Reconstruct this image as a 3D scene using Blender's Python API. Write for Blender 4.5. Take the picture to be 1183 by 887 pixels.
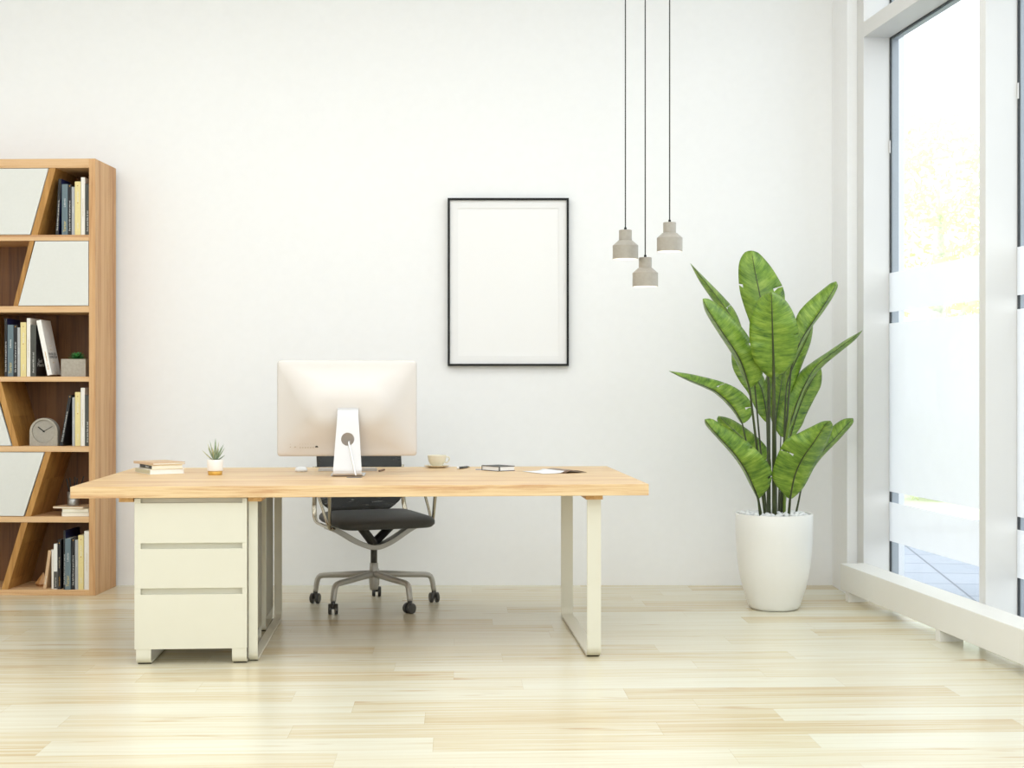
import bpy, bmesh, math, random
from mathutils import Vector, Matrix

# ---------------------------------------------------------------- scene, camera, light
for o in list(bpy.data.objects):
    bpy.data.objects.remove(o, do_unlink=True)
SC = bpy.context.scene
COL = SC.collection
R = math.radians
CAM_H, FPX, CX, CY = 1.18, 1643.0, 591.5, 443.5

SC.view_settings.view_transform = 'Standard'
SC.view_settings.look = 'None'
SC.view_settings.gamma = 1.0
SC.view_settings.use_curve_mapping = False
SC.view_settings.exposure = 0.0
try:
    SC.cycles.use_denoising = True
    SC.cycles.max_bounces = 10
    SC.cycles.diffuse_bounces = 6
    SC.cycles.transparent_max_bounces = 24
    SC.cycles.caustics_reflective = False
    SC.cycles.caustics_refractive = False
    SC.cycles.sample_clamp_indirect = 6
except Exception:
    pass

cam = bpy.data.cameras.new('camera')
cam.sensor_width = 36.0
cam.lens = 36.0 * FPX / 1183.0
camo = bpy.data.objects.new('camera', cam)
COL.objects.link(camo)
camo.location = (0, 0, CAM_H)
camo.rotation_euler = (R(90), 0, 0)
cam.clip_end = 300
SC.camera = camo

W = bpy.data.worlds.new('overcast_sky')
SC.world = W
W.use_nodes = True
W.node_tree.nodes['Background'].inputs[0].default_value = (0.95, 0.98, 1.0, 1)
W.node_tree.nodes['Background'].inputs[1].default_value = 2.6


def area(name, loc, rot, sx, sy, power, color=(1, 1, 1)):
    l = bpy.data.lights.new(name, 'AREA')
    l.shape = 'RECTANGLE'
    l.size, l.size_y = sx, sy
    l.energy = power
    l.color = color
    o = bpy.data.objects.new(name, l)
    COL.objects.link(o)
    o.location = loc
    o.rotation_euler = rot
    return o


# recessed ceiling light field over the middle of the room, and an added fill light behind the camera
area('ceiling_light_field', (-0.8, 2.6, 3.88), (0, 0, 0), 6.0, 4.0, 162, (0.94, 0.968, 1.0))
area('ceiling_light_strip', (-0.9, 6.1, 3.88), (0, 0, 0), 6.0, 1.4, 50, (0.94, 0.968, 1.0))
area('front_fill_light', (-0.8, -2.6, 2.5), (R(88), 0, 0), 6.5, 2.2, 92, (0.94, 0.968, 1.0))

# ---------------------------------------------------------------- materials
MATS = {}


def s2l(c):
    return tuple(((v / 255) / 12.92 if v / 255 <= 0.04045 else ((v / 255 + 0.055) / 1.055) ** 2.4) for v in c) + (1,)


def new_mat(name):
    m = bpy.data.materials.new(name)
    m.use_nodes = True
    nt = m.node_tree
    return m, nt, nt.nodes['Principled BSDF']


def nd(nt, typ, **kw):
    n = nt.nodes.new(typ)
    for k, v in kw.items():
        setattr(n, k, v)
    return n


def plain(name, rgb, rough=0.5, metal=0.0, spec=0.5, var=0.04, scale=30.0, bump=0.0, coat=0.0):
    """procedural paint / plastic / fabric: base colour with a faint noise mottling"""
    if name in MATS:
        return MATS[name]
    m, nt, b = new_mat(name)
    tc = nd(nt, 'ShaderNodeTexCoord')
    nz = nd(nt, 'ShaderNodeTexNoise')
    nz.inputs['Scale'].default_value = scale
    nz.inputs['Detail'].default_value = 4
    nt.links.new(tc.outputs['Object'], nz.inputs['Vector'])
    rp = nd(nt, 'ShaderNodeValToRGB')
    c = s2l(rgb)
    rp.color_ramp.elements[0].position = 0.3
    rp.color_ramp.elements[1].position = 0.7
    rp.color_ramp.elements[0].color = tuple(v * (1 - var) for v in c[:3]) + (1,)
    rp.color_ramp.elements[1].color = tuple(min(1, v * (1 + var)) for v in c[:3]) + (1,)
    nt.links.new(nz.outputs['Fac'], rp.inputs['Fac'])
    nt.links.new(rp.outputs['Color'], b.inputs['Base Color'])
    b.inputs['Roughness'].default_value = rough
    b.inputs['Metallic'].default_value = metal
    b.inputs['Specular IOR Level'].default_value = spec
    b.inputs['Coat Weight'].default_value = coat
    if bump > 0:
        bp = nd(nt, 'ShaderNodeBump')
        bp.inputs['Strength'].default_value = bump
        bp.inputs['Distance'].default_value = 0.002
        nt.links.new(nz.outputs['Fac'], bp.inputs['Height'])
        nt.links.new(bp.outputs['Normal'], b.inputs['Normal'])
    MATS[name] = m
    return m


def wood(name, light, mid, dark, axis='Z', rough=0.45, strip=0.045, freq=1.0, amp=0.22):
    """laminated timber: strips of slightly different tone with long grain along AXIS"""
    if name in MATS:
        return MATS[name]
    m, nt, b = new_mat(name)
    L = nt.links.new
    tc = nd(nt, 'ShaderNodeTexCoord')
    mp = nd(nt, 'ShaderNodeMapping')
    s = {'X': (0.6, 14, 14), 'Y': (14, 0.6, 14), 'Z': (14, 14, 0.6)}[axis]
    mp.inputs['Scale'].default_value = tuple(v * freq for v in s)
    L(tc.outputs['Object'], mp.inputs['Vector'])
    n1 = nd(nt, 'ShaderNodeTexNoise')
    n1.inputs['Scale'].default_value = 2.2
    n1.inputs['Detail'].default_value = 7
    n1.inputs['Roughness'].default_value = 0.62
    n1.inputs['Distortion'].default_value = 0.35
    L(mp.outputs['Vector'], n1.inputs['Vector'])
    n2 = nd(nt, 'ShaderNodeTexNoise')
    n2.inputs['Scale'].default_value = 9
    n2.inputs['Detail'].default_value = 3
    L(mp.outputs['Vector'], n2.inputs['Vector'])
    # strips
    sep = nd(nt, 'ShaderNodeSeparateXYZ')
    L(tc.outputs['Object'], sep.inputs['Vector'])
    a, c = {'X': ('Y', 'Z'), 'Y': ('X', 'Z'), 'Z': ('X', 'Y')}[axis]

    def fl(out):
        d = nd(nt, 'ShaderNodeMath', operation='DIVIDE')
        d.inputs[1].default_value = strip
        L(out, d.inputs[0])
        f = nd(nt, 'ShaderNodeMath', operation='FLOOR')
        L(d.outputs[0], f.inputs[0])
        return f.outputs[0]
    cmb = nd(nt, 'ShaderNodeCombineXYZ')
    L(fl(sep.outputs[a]), cmb.inputs[0])
    L(fl(sep.outputs[c]), cmb.inputs[1])
    wn = nd(nt, 'ShaderNodeTexWhiteNoise', noise_dimensions='2D')
    L(cmb.outputs[0], wn.inputs['Vector'])
    mx = nd(nt, 'ShaderNodeMath', operation='MULTIPLY')
    mx.inputs[1].default_value = amp
    L(wn.outputs['Value'], mx.inputs[0])
    m2 = nd(nt, 'ShaderNodeMath', operation='MULTIPLY_ADD')
    m2.inputs[1].default_value = 0.62
    L(n1.outputs['Fac'], m2.inputs[0])
    L(mx.outputs[0], m2.inputs[2])
    m3 = nd(nt, 'ShaderNodeMath', operation='MULTIPLY_ADD')
    m3.inputs[1].default_value = 0.30
    L(n2.outputs['Fac'], m3.inputs[0])
    L(m2.outputs[0], m3.inputs[2])
    rp = nd(nt, 'ShaderNodeValToRGB')
    e = rp.color_ramp.elements
    e[0].position, e[0].color = 0.42, s2l(dark)
    e[1].position, e[1].color = 0.68, s2l(light)
    k = e.new(0.54)
    k.color = s2l(mid)
    L(m3.outputs[0], rp.inputs['Fac'])
    L(rp.outputs['Color'], b.inputs['Base Color'])
    b.inputs['Roughness'].default_value = rough
    bp = nd(nt, 'ShaderNodeBump')
    bp.inputs['Strength'].default_value = 0.12
    bp.inputs['Distance'].default_value = 0.001
    L(n2.outputs['Fac'], bp.inputs['Height'])
    L(bp.outputs['Normal'], b.inputs['Normal'])
    MATS[name] = m
    return m


def floor_material():
    m, nt, b = new_mat('maple_plank_floor')
    L = nt.links.new
    tc = nd(nt, 'ShaderNodeTexCoord')
    mp = nd(nt, 'ShaderNodeMapping')
    mp.inputs['Rotation'].default_value = (0, 0, -R(2.3))
    mp.inputs['Location'].default_value = (0.35, -5.123 + 20 * 0.1845, 0)
    L(tc.outputs['Object'], mp.inputs['Vector'])
    sep = nd(nt, 'ShaderNodeSeparateXYZ')
    L(mp.outputs['Vector'], sep.inputs['Vector'])

    def math_(op, a, bb=None, c=None):
        n = nd(nt, 'ShaderNodeMath', operation=op)
        for i, v in enumerate((a, bb, c)):
            if v is None:
                continue
            if isinstance(v, (int, float)):
                n.inputs[i].default_value = v
            else:
                L(v, n.inputs[i])
        return n.outputs[0]
    yr = math_('DIVIDE', sep.outputs['Y'], 0.1845)
    row = math_('FLOOR', yr)
    yf = math_('FRACT', yr)
    w1 = nd(nt, 'ShaderNodeTexWhiteNoise', noise_dimensions='1D')
    L(row, w1.inputs['W'])
    xr = math_('ADD', math_('DIVIDE', sep.outputs['X'], 1.26), math_('MULTIPLY', w1.outputs['Value'], 7.0))
    colm = math_('FLOOR', xr)
    xf = math_('FRACT', xr)
    cmb = nd(nt, 'ShaderNodeCombineXYZ')
    L(row, cmb.inputs[0])
    L(colm, cmb.inputs[1])
    w2 = nd(nt, 'ShaderNodeTexWhiteNoise', noise_dimensions='2D')
    L(cmb.outputs[0], w2.inputs['Vector'])
    # grain, shifted per plank
    off = nd(nt, 'ShaderNodeVectorMath', operation='SCALE')
    off.inputs['Scale'].default_value = 40
    L(w2.outputs['Color'], off.inputs[0])
    add = nd(nt, 'ShaderNodeVectorMath', operation='ADD')
    L(mp.outputs['Vector'], add.inputs[0])
    L(off.outputs[0], add.inputs[1])
    sc = nd(nt, 'ShaderNodeVectorMath', operation='MULTIPLY')
    sc.inputs[1].default_value = (0.8, 26, 1)
    L(add.outputs[0], sc.inputs[0])
    g = nd(nt, 'ShaderNodeTexNoise')
    g.inputs['Scale'].default_value = 1.6
    g.inputs['Detail'].default_value = 6
    g.inputs['Roughness'].default_value = 0.6
    g.inputs['Distortion'].default_value = 0.6
    L(sc.outputs[0], g.inputs['Vector'])
    # knots
    kn = nd(nt, 'ShaderNodeTexNoise')
    ks = nd(nt, 'ShaderNodeVectorMath', operation='MULTIPLY')
    ks.inputs[1].default_value = (2.2, 12, 1)
    L(add.outputs[0], ks.inputs[0])
    L(ks.outputs[0], kn.inputs['Vector'])
    kn.inputs['Scale'].default_value = 1.0
    kn.inputs['Detail'].default_value = 2
    kr = nd(nt, 'ShaderNodeMapRange')
    kr.inputs['From Min'].default_value = 0.66
    kr.inputs['From Max'].default_value = 0.80
    L(kn.outputs['Fac'], kr.inputs['Value'])
    f = math_('ADD', math_('MULTIPLY_ADD', w2.outputs['Value'], 0.34, 0.09), math_('MULTIPLY_ADD', g.outputs['Fac'], 0.95, -0.085))
    rp = nd(nt, 'ShaderNodeValToRGB')
    e = rp.color_ramp.elements
    e[0].position, e[0].color = 0.28, s2l((190, 168, 130))
    e[1].position, e[1].color = 0.86, s2l((218, 215, 197))
    k = e.new(0.46)
    k.color = s2l((203, 187, 154))
    k = e.new(0.62)
    k.color = s2l((211, 202, 176))
    L(f, rp.inputs['Fac'])
    # seams
    sy = math_('LESS_THAN', math_('MULTIPLY', yf, 0.1845), 0.0022)
    sx = math_('LESS_THAN', math_('MULTIPLY', xf, 1.26), 0.002)
    seam = math_('MULTIPLY', math_('MAXIMUM', sy, sx), 0.22)
    mixk = nd(nt, 'ShaderNodeMix', data_type='RGBA')
    mixk.inputs['B'].default_value = s2l((178, 140, 92))
    L(math_('MULTIPLY', kr.outputs[0], 0.7), mixk.inputs['Factor'])
    L(rp.outputs['Color'], mixk.inputs['A'])
    mixs = nd(nt, 'ShaderNodeMix', data_type='RGBA')
    mixs.inputs['B'].default_value = s2l((150, 120, 78))
    L(seam, mixs.inputs['Factor'])
    L(mixk.outputs['Result'], mixs.inputs['A'])
    L(mixs.outputs['Result'], b.inputs['Base Color'])
    b.inputs['Roughness'].default_value = 0.26
    b.inputs['Specular IOR Level'].default_value = 0.36
    return m


def paving_material():
    m, nt, b = new_mat('pale_stone_paving')
    L = nt.links.new
    tc = nd(nt, 'ShaderNodeTexCoord')
    mp = nd(nt, 'ShaderNodeMapping')
    mp.inputs['Rotation'].default_value = (0, 0, R(7.6))
    L(tc.outputs['Object'], mp.inputs['Vector'])
    br = nd(nt, 'ShaderNodeTexBrick')
    br.offset = 0
    br.inputs['Scale'].default_value = 1.0
    br.inputs['Brick Width'].default_value = 1.5
    br.inputs['Row Height'].default_value = 0.49
    br.inputs['Mortar Size'].default_value = 0.008
    br.inputs['Color1'].default_value = s2l((158, 164, 176))
    br.inputs['Color2'].default_value = s2l((150, 157, 170))
    br.inputs['Mortar'].default_value = s2l((110, 116, 126))
    L(mp.outputs['Vector'], br.inputs['Vector'])
    L(br.outputs['Color'], b.inputs['Base Color'])
    b.inputs['Roughness'].default_value = 0.8
    return m


def leaf_material():
    m, nt, b = new_mat('glossy_banana_leaf')
    L = nt.links.new
    uv = nd(nt, 'ShaderNodeUVMap', uv_map='UVMap')
    sep = nd(nt, 'ShaderNodeSeparateXYZ')
    L(uv.outputs['UV'], sep.inputs['Vector'])
    oi = nd(nt, 'ShaderNodeObjectInfo')

    def math_(op, a, bb=None, c=None):
        n = nd(nt, 'ShaderNodeMath', operation=op)
        for i, v in enumerate((a, bb, c)):
            if v is None:
                continue
            if isinstance(v, (int, float)):
                n.inputs[i].default_value = v
            else:
                L(v, n.inputs[i])
        return n.outputs[0]
    u = math_('SUBTRACT', math_('MULTIPLY', sep.outputs['X'], 2.0), 1.0)
    au = math_('ABSOLUTE', u)
    vv = math_('ADD', sep.outputs['Y'], math_('MULTIPLY', math_('POWER', au, 1.6), 0.05))
    cmb = nd(nt, 'ShaderNodeCombineXYZ')
    L(math_('MULTIPLY', u, 1.1), cmb.inputs[0])
    L(math_('MULTIPLY', vv, 17.0), cmb.inputs[1])
    L(math_('MULTIPLY', oi.outputs['Random'], 37.0), cmb.inputs[2])
    n1 = nd(nt, 'ShaderNodeTexNoise')
    n1.inputs['Scale'].default_value = 1.0
    n1.inputs['Detail'].default_value = 6
    n1.inputs['Roughness'].default_value = 0.65
    L(cmb.outputs[0], n1.inputs['Vector'])
    c2 = nd(nt, 'ShaderNodeCombineXYZ')
    L(math_('MULTIPLY', u, 0.5), c2.inputs[0])
    L(math_('MULTIPLY', vv, 150.0), c2.inputs[1])
    L(math_('MULTIPLY', oi.outputs['Random'], 11.0), c2.inputs[2])
    nf = nd(nt, 'ShaderNodeTexNoise')
    nf.inputs['Scale'].default_value = 1.0
    nf.inputs['Detail'].default_value = 3
    L(c2.outputs[0], nf.inputs['Vector'])
    tone = math_('ADD', math_('MULTIPLY', n1.outputs['Fac'], 0.72), math_('MULTIPLY', nf.outputs['Fac'], 0.30))
    rp = nd(nt, 'ShaderNodeValToRGB')
    e = rp.color_ramp.elements
    e[0].position, e[0].color = 0.34, s2l((52, 86, 28))
    e[1].position, e[1].color = 0.72, s2l((176, 198, 96))
    k = e.new(0.44)
    k.color = s2l((98, 136, 40))
    k = e.new(0.58)
    k.color = s2l((138, 170, 58))
    L(tone, rp.inputs['Fac'])
    mix = nd(nt, 'ShaderNodeMix', data_type='RGBA')
    mix.inputs['B'].default_value = s2l((176, 186, 104))
    L(math_('MULTIPLY', math_('LESS_THAN', au, 0.025), 0.55), mix.inputs['Factor'])
    L(rp.outputs['Color'], mix.inputs['A'])
    L(mix.outputs['Result'], b.inputs['Base Color'])
    b.inputs['Roughness'].default_value = 0.32
    bp = nd(nt, 'ShaderNodeBump')
    bp.inputs['Strength'].default_value = 0.35
    bp.inputs['Distance'].default_value = 0.002
    L(n1.outputs['Fac'], bp.inputs['Height'])
    L(bp.outputs['Normal'], b.inputs['Normal'])
    tr = nd(nt, 'ShaderNodeBsdfTranslucent')
    L(mix.outputs['Result'], tr.inputs['Color'])
    ms = nd(nt, 'ShaderNodeMixShader')
    ms.inputs[0].default_value = 0.22
    L(b.outputs[0], ms.inputs[1])
    L(tr.outputs[0], ms.inputs[2])
    L(ms.outputs[0], nt.nodes['Material Output'].inputs['Surface'])
    return m


def glass_material():
    m, nt, b = new_mat('clear_window_glass')
    nt.nodes.remove(b)
    L = nt.links.new
    t = nd(nt, 'ShaderNodeBsdfTransparent')
    t.inputs['Color'].default_value = (0.95, 0.97, 0.975, 1)
    g = nd(nt, 'ShaderNodeBsdfGlossy')
    g.inputs['Roughness'].default_value = 0.01
    lw_ = nd(nt, 'ShaderNodeLayerWeight')
    lw_.inputs['Blend'].default_value = 0.5
    pw = nd(nt, 'ShaderNodeMath', operation='POWER')
    pw.inputs[1].default_value = 5.0
    L(lw_.outputs['Facing'], pw.inputs[0])
    f = nd(nt, 'ShaderNodeMath', operation='MULTIPLY_ADD')
    f.inputs[1].default_value = 0.6
    f.inputs[2].default_value = 0.015
    L(pw.outputs[0], f.inputs[0])
    mx = nd(nt, 'ShaderNodeMixShader')
    L(f.outputs[0], mx.inputs[0])
    L(t.outputs[0], mx.inputs[1])
    L(g.outputs[0], mx.inputs[2])
    L(mx.outputs[0], nt.nodes['Material Output'].inputs['Surface'])
    return m


def film_material():
    m, nt, b = new_mat('frosted_window_film')
    nt.nodes.remove(b)
    L = nt.links.new
    tc = nd(nt, 'ShaderNodeTexCoord')
    nz = nd(nt, 'ShaderNodeTexNoise')
    nz.inputs['Scale'].default_value = 8
    L(tc.outputs['Object'], nz.inputs['Vector'])
    mr = nd(nt, 'ShaderNodeMapRange')
    mr.inputs['To Min'].default_value = 0.80
    mr.inputs['To Max'].default_value = 0.84
    L(nz.outputs['Fac'], mr.inputs['Value'])
    t = nd(nt, 'ShaderNodeBsdfTransparent')
    a = nd(nt, 'ShaderNodeBsdfTranslucent')
    a.inputs['Color'].default_value = (0.93, 0.94, 0.955, 1)
    d = nd(nt, 'ShaderNodeBsdfDiffuse')
    d.inputs['Color'].default_value = (0.93, 0.94, 0.955, 1)
    m1 = nd(nt, 'ShaderNodeMixShader')
    m1.inputs[0].default_value = 0.5
    L(a.outputs[0], m1.inputs[1])
    L(d.outputs[0], m1.inputs[2])
    m2 = nd(nt, 'ShaderNodeMixShader')
    L(mr.outputs[0], m2.inputs[0])
    L(t.outputs[0], m2.inputs[1])
    L(m1.outputs[0], m2.inputs[2])
    L(m2.outputs[0], nt.nodes['Material Output'].inputs['Surface'])
    return m


def mesh_material():
    """black woven net of the chair back: tiny threads with gaps in between"""
    m, nt, b = new_mat('black_chair_mesh')
    L = nt.links.new
    tc = nd(nt, 'ShaderNodeTexCoord')
    mp = nd(nt, 'ShaderNodeMapping')
    mp.inputs['Scale'].default_value = (5, 5, 42)
    L(tc.outputs['Object'], mp.inputs['Vector'])
    nz = nd(nt, 'ShaderNodeTexNoise')
    nz.inputs['Scale'].default_value = 2.0
    L(mp.outputs['Vector'], nz.inputs['Vector'])
    mr = nd(nt, 'ShaderNodeMapRange')
    mr.inputs['From Min'].default_value = 0.55
    mr.inputs['From Max'].default_value = 0.78
    mr.inputs['To Min'].default_value = 0.04
    mr.inputs['To Max'].default_value = 0.55
    L(nz.outputs['Fac'], mr.inputs['Value'])
    t = nd(nt, 'ShaderNodeBsdfTransparent')
    mx = nd(nt, 'ShaderNodeMixShader')
    b.inputs['Base Color'].default_value = s2l((52, 53, 52))
    b.inputs['Roughness'].default_value = 0.7
    L(mr.outputs[0], mx.inputs[0])
    L(b.outputs[0], mx.inputs[1])
    L(t.outputs[0], mx.inputs[2])
    L(mx.outputs[0], nt.nodes['Material Output'].inputs['Surface'])
    return m


WALL = plain('white_wall_paint', (237, 238, 239), 0.9, var=0.008, scale=25, bump=0.08)
CEIL = plain('white_ceiling_paint', (240, 241, 242), 0.9, var=0.008, scale=12)
FRAMEW = plain('white_window_paint', (214, 214, 213), 0.55, var=0.006, scale=6)
SILLW = plain('white_heater_enamel', (226, 225, 220), 0.45, var=0.006, scale=6)
ALU = plain('grey_window_aluminium', (160, 167, 175), 0.45, metal=0.1, var=0.03, scale=8)
GASK = plain('dark_glazing_gasket', (52, 56, 60), 0.7)
FLOORM = floor_material()
PAVE = paving_material()
GLASS = glass_material()
FILM = film_material()
LEAF = leaf_material()
WDESK = wood('desk_oak', (228, 202, 160), (218, 188, 143), (194, 150, 106), 'X', 0.42, 0.085, 1.3, 0.12)
WBATT = wood('desk_oak_batten', (214, 174, 116), (200, 156, 96), (180, 134, 76), 'Y', 0.5, 0.05)
WSH = wood('shelf_oak', (208, 168, 122), (198, 154, 106), (176, 126, 80), 'Z', 0.5, 0.05)
WSHX = wood('shelf_oak_boards', (216, 180, 136), (205, 163, 116), (182, 134, 92), 'X', 0.5, 0.05)
WDIV = wood('shelf_oak_dividers', (190, 142, 78), (174, 126, 62), (150, 104, 48), 'Z', 0.5, 0.06)
DOORW = plain('matt_white_door', (214, 215, 211), 0.6, var=0.012, scale=60)
CREAM = plain('cream_powder_coat', (214, 211, 195), 0.42, var=0.008, scale=10)
CREAMD = plain('cream_recess_lacquer', (206, 202, 182), 0.5, var=0.008, scale=10)
RUBBER = plain('dark_rubber_pad', (46, 42, 34), 0.8)
SEATF = plain('charcoal_seat_fabric', (66, 67, 66), 0.6, var=0.08, scale=220, bump=0.1)
CMESH = mesh_material()
CHROME = plain('polished_aluminium', (178, 170, 152), 0.24, metal=0.95, var=0.02)
CAST = plain('brushed_aluminium', (176, 173, 166), 0.36, metal=0.35, var=0.02)
BLACKP = plain('black_plastic', (34, 33, 31), 0.45)
CASTOR = plain('castor_plastic', (62, 61, 58), 0.4)
MONB = plain('monitor_aluminium', (206, 201, 196), 0.38, metal=0.4, var=0.006, scale=4)
MONS = plain('stand_aluminium', (208, 208, 209), 0.36, metal=0.35, var=0.004, scale=4)
PORT = plain('port_grey', (170, 158, 138), 0.6)
PORTD = plain('port_black', (50, 46, 40), 0.5)
PAPER = plain('book_paper', (236, 230, 214), 0.8, var=0.03, scale=200)
WHITE = plain('glossy_white', (236, 236, 236), 0.3, var=0.004)
CERAM = plain('white_ceramic_planter', (228, 228, 224), 0.35, var=0.004)
CUPM = plain('cream_porcelain', (226, 220, 200), 0.28, var=0.006)
STONE = plain('white_pebble_stone', (226, 228, 228), 0.55, var=0.05, scale=40)
STEM = plain('dark_leaf_stalk', (56, 66, 30), 0.45, var=0.25, scale=14)
STEMG = plain('green_leaf_stalk', (112, 138, 52), 0.45, var=0.25, scale=14)
CONC = plain('grey_concrete', (164, 157, 145), 0.8, var=0.09, scale=70, bump=0.2)
CONCL = plain('pale_concrete', (158, 152, 141), 0.42, var=0.06, scale=60)
SHADEIN = plain('white_shade_inside', (244, 242, 238), 0.6, var=0.0)
BLACK = plain('satin_black', (12, 12, 12), 0.5, spec=0.3)
CORD = plain('black_textile_cord', (44, 43, 40), 0.6)
SOIL = plain('dark_soil', (40, 34, 26), 0.9, var=0.3, scale=60)

# ---------------------------------------------------------------- geometry helpers


def tag(o, label=None, cat=None, group=None, kind=None):
    if label: o['label'] = label
    if cat: o['category'] = cat
    if group: o['group'] = group
    if kind: o['kind'] = kind
    return o


def thing(name, label, cat, loc=(0, 0, 0), rz=0.0, group=None):
    o = bpy.data.objects.new(name, None)
    o.empty_display_size = 0.05
    COL.objects.link(o)
    o.location = loc
    o.rotation_euler = (0, 0, rz)
    return tag(o, label, cat, group)


def obj(name, bm, mat, parent=None, smooth=False, bevel=0.0, seg=2, label=None):
    me = bpy.data.meshes.new(name)
    bmesh.ops.recalc_face_normals(bm, faces=bm.faces)
    bm.to_mesh(me)
    bm.free()
    for mm in (mat if isinstance(mat, (list, tuple)) else [mat]):
        me.materials.append(mm)
    for p in me.polygons:
        p.use_smooth = smooth
    o = bpy.data.objects.new(name, me)
    COL.objects.link(o)
    if parent: o.parent = parent
    if bevel > 0:
        md = o.modifiers.new('bevel', 'BEVEL')
        md.width = bevel
        md.segments = seg
        md.limit_method = 'ANGLE'
        md.angle_limit = R(40)
    if label: o['label'] = label
    return o


def B():
    return bmesh.new()


def box(bm, x0, x1, y0, y1, z0, z1, mi=0):
    v = [bm.verts.new(c) for c in ((x0, y0, z0), (x1, y0, z0), (x1, y1, z0), (x0, y1, z0),
                                   (x0, y0, z1), (x1, y0, z1), (x1, y1, z1), (x0, y1, z1))]
    for f in ((0, 3, 2, 1), (4, 5, 6, 7), (0, 1, 5, 4), (1, 2, 6, 5), (2, 3, 7, 6), (3, 0, 4, 7)):
        fc = bm.faces.new([v[i] for i in f])
        fc.material_index = mi
    return v


def prism(bm, pts, axis, a, b, mi=0):
    """extrude a 2D outline PTS along AXIS from a to b"""
    def mk(p, t):
        return {'x': (t, p[0], p[1]), 'y': (p[0], t, p[1]), 'z': (p[0], p[1], t)}[axis]
    v0 = [bm.verts.new(mk(p, a)) for p in pts]
    v1 = [bm.verts.new(mk(p, b)) for p in pts]
    n = len(pts)
    bm.faces.new(v0).material_index = mi
    bm.faces.new(v1[::-1]).material_index = mi
    for i in range(n):
        bm.faces.new((v0[i], v0[(i + 1) % n], v1[(i + 1) % n], v1[i])).material_index = mi


def lathe(bm, prof, seg=48, c=(0, 0, 0), cap=True, mi=0):
    rings = []
    for r, z in prof:
        if r < 1e-5:
            rings.append([bm.verts.new((c[0], c[1], c[2] + z))])
        else:
            rings.append([bm.verts.new((c[0] + r * math.cos(2 * math.pi * k / seg), c[1] + r * math.sin(2 * math.pi * k / seg), c[2] + z)) for k in range(seg)])
    for a, b in zip(rings[:-1], rings[1:]):
        for k in range(seg):
            k2 = (k + 1) % seg
            if len(a) == 1 and len(b) == 1: continue
            if len(a) == 1: f = (a[0], b[k], b[k2])
            elif len(b) == 1: f = (a[k], a[k2], b[0])
            else: f = (a[k], a[k2], b[k2], b[k])
            bm.faces.new(f).material_index = mi
    if cap:
        for rg in (rings[0], rings[-1]):
            if len(rg) > 2:
                bm.faces.new(rg).material_index = mi


def catmull(pts, n):
    pts = [Vector(p) for p in pts]
    L = [0.0]
    for a, b in zip(pts[:-1], pts[1:]):
        L.append(L[-1] + max((b - a).length, 1e-9))
    out = []
    for i in range(n):
        s = L[-1] * i / (n - 1)
        k = 0
        while k < len(pts) - 2 and s > L[k + 1]: k += 1
        t = (s - L[k]) / (L[k + 1] - L[k])
        p0, p1, p2, p3 = pts[max(k - 1, 0)], pts[k], pts[k + 1], pts[min(k + 2, len(pts) - 1)]
        out.append(0.5 * ((2 * p1) + (-p0 + p2) * t + (2 * p0 - 5 * p1 + 4 * p2 - p3) * t * t + (-p0 + 3 * p1 - 3 * p2 + p3) * t ** 3))
    return out


def tube(bm, pts, rad, seg=10, flat=None, mi=0):
    """sweep a round (or flattened: flat=(rw, rt)) section along pts; rad may be a list"""
    pts = [Vector(p) for p in pts]
    n = len(pts)
    if not isinstance(rad, (list, tuple)): rad = [rad] * n
    rings = []
    up = Vector((0, 0, 1))
    prev = None
    for i, p in enumerate(pts):
        d = (pts[min(i + 1, n - 1)] - pts[max(i - 1, 0)]).normalized()
        if prev is None:
            ref = up if abs(d.z) < 0.9 else Vector((1, 0, 0))
            x = d.cross(ref).normalized()
        else:
            x = (prev - d * prev.dot(d)).normalized()
        prev = x
        y = d.cross(x)
        ring = []
        for k in range(seg):
            a = 2 * math.pi * k / seg
            cx, cy = math.cos(a), math.sin(a)
            if flat: cx, cy = cx * flat[0], cy * flat[1]
            ring.append(bm.verts.new(p + (x * cx + y * cy) * rad[i]))
        rings.append(ring)
    for a, b in zip(rings[:-1], rings[1:]):
        for k in range(seg):
            bm.faces.new((a[k], a[(k + 1) % seg], b[(k + 1) % seg], b[k])).material_index = mi
    bm.faces.new(rings[0]).material_index = mi
    bm.faces.new(rings[-1][::-1]).material_index = mi


def strip(bm, path, half, thick, axis_w, mi=0):
    """flat bar of width 2*half along axis_w that follows PATH (points in the plane perpendicular to axis_w)"""
    w = Vector(axis_w)
    path = [Vector(p) for p in path]
    n = len(path)
    rows = []
    for i, p in enumerate(path):
        d = (path[min(i + 1, n - 1)] - path[max(i - 1, 0)]).normalized()
        nn = d.cross(w).normalized()
        h = half[i] if isinstance(half, (list, tuple)) else half
        rows.append([bm.verts.new(p + w * h + nn * thick / 2), bm.verts.new(p - w * h + nn * thick / 2),
                     bm.verts.new(p - w * h - nn * thick / 2), bm.verts.new(p + w * h - nn * thick / 2)])
    for a, b in zip(rows[:-1], rows[1:]):
        for k in range(4):
            bm.faces.new((a[k], a[(k + 1) % 4], b[(k + 1) % 4], b[k])).material_index = mi
    bm.faces.new(rows[0]).material_index = mi
    bm.faces.new(rows[-1][::-1]).material_index = mi


def arc(cy, cz, r, a0, a1, n=8):
    return [(cy + r * math.cos(R(a0 + (a1 - a0) * i / n)), cz + r * math.sin(R(a0 + (a1 - a0) * i / n))) for i in range(n + 1)]


def rrect(x0, x1, z0, z1, r, n=6):
    out = []
    for cx, cz, a in ((x1 - r, z1 - r, 0), (x0 + r, z1 - r, 90), (x0 + r, z0 + r, 180), (x1 - r, z0 + r, 270)):
        out += arc(cx, cz, r, a, a + 90, n)
    return out


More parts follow.
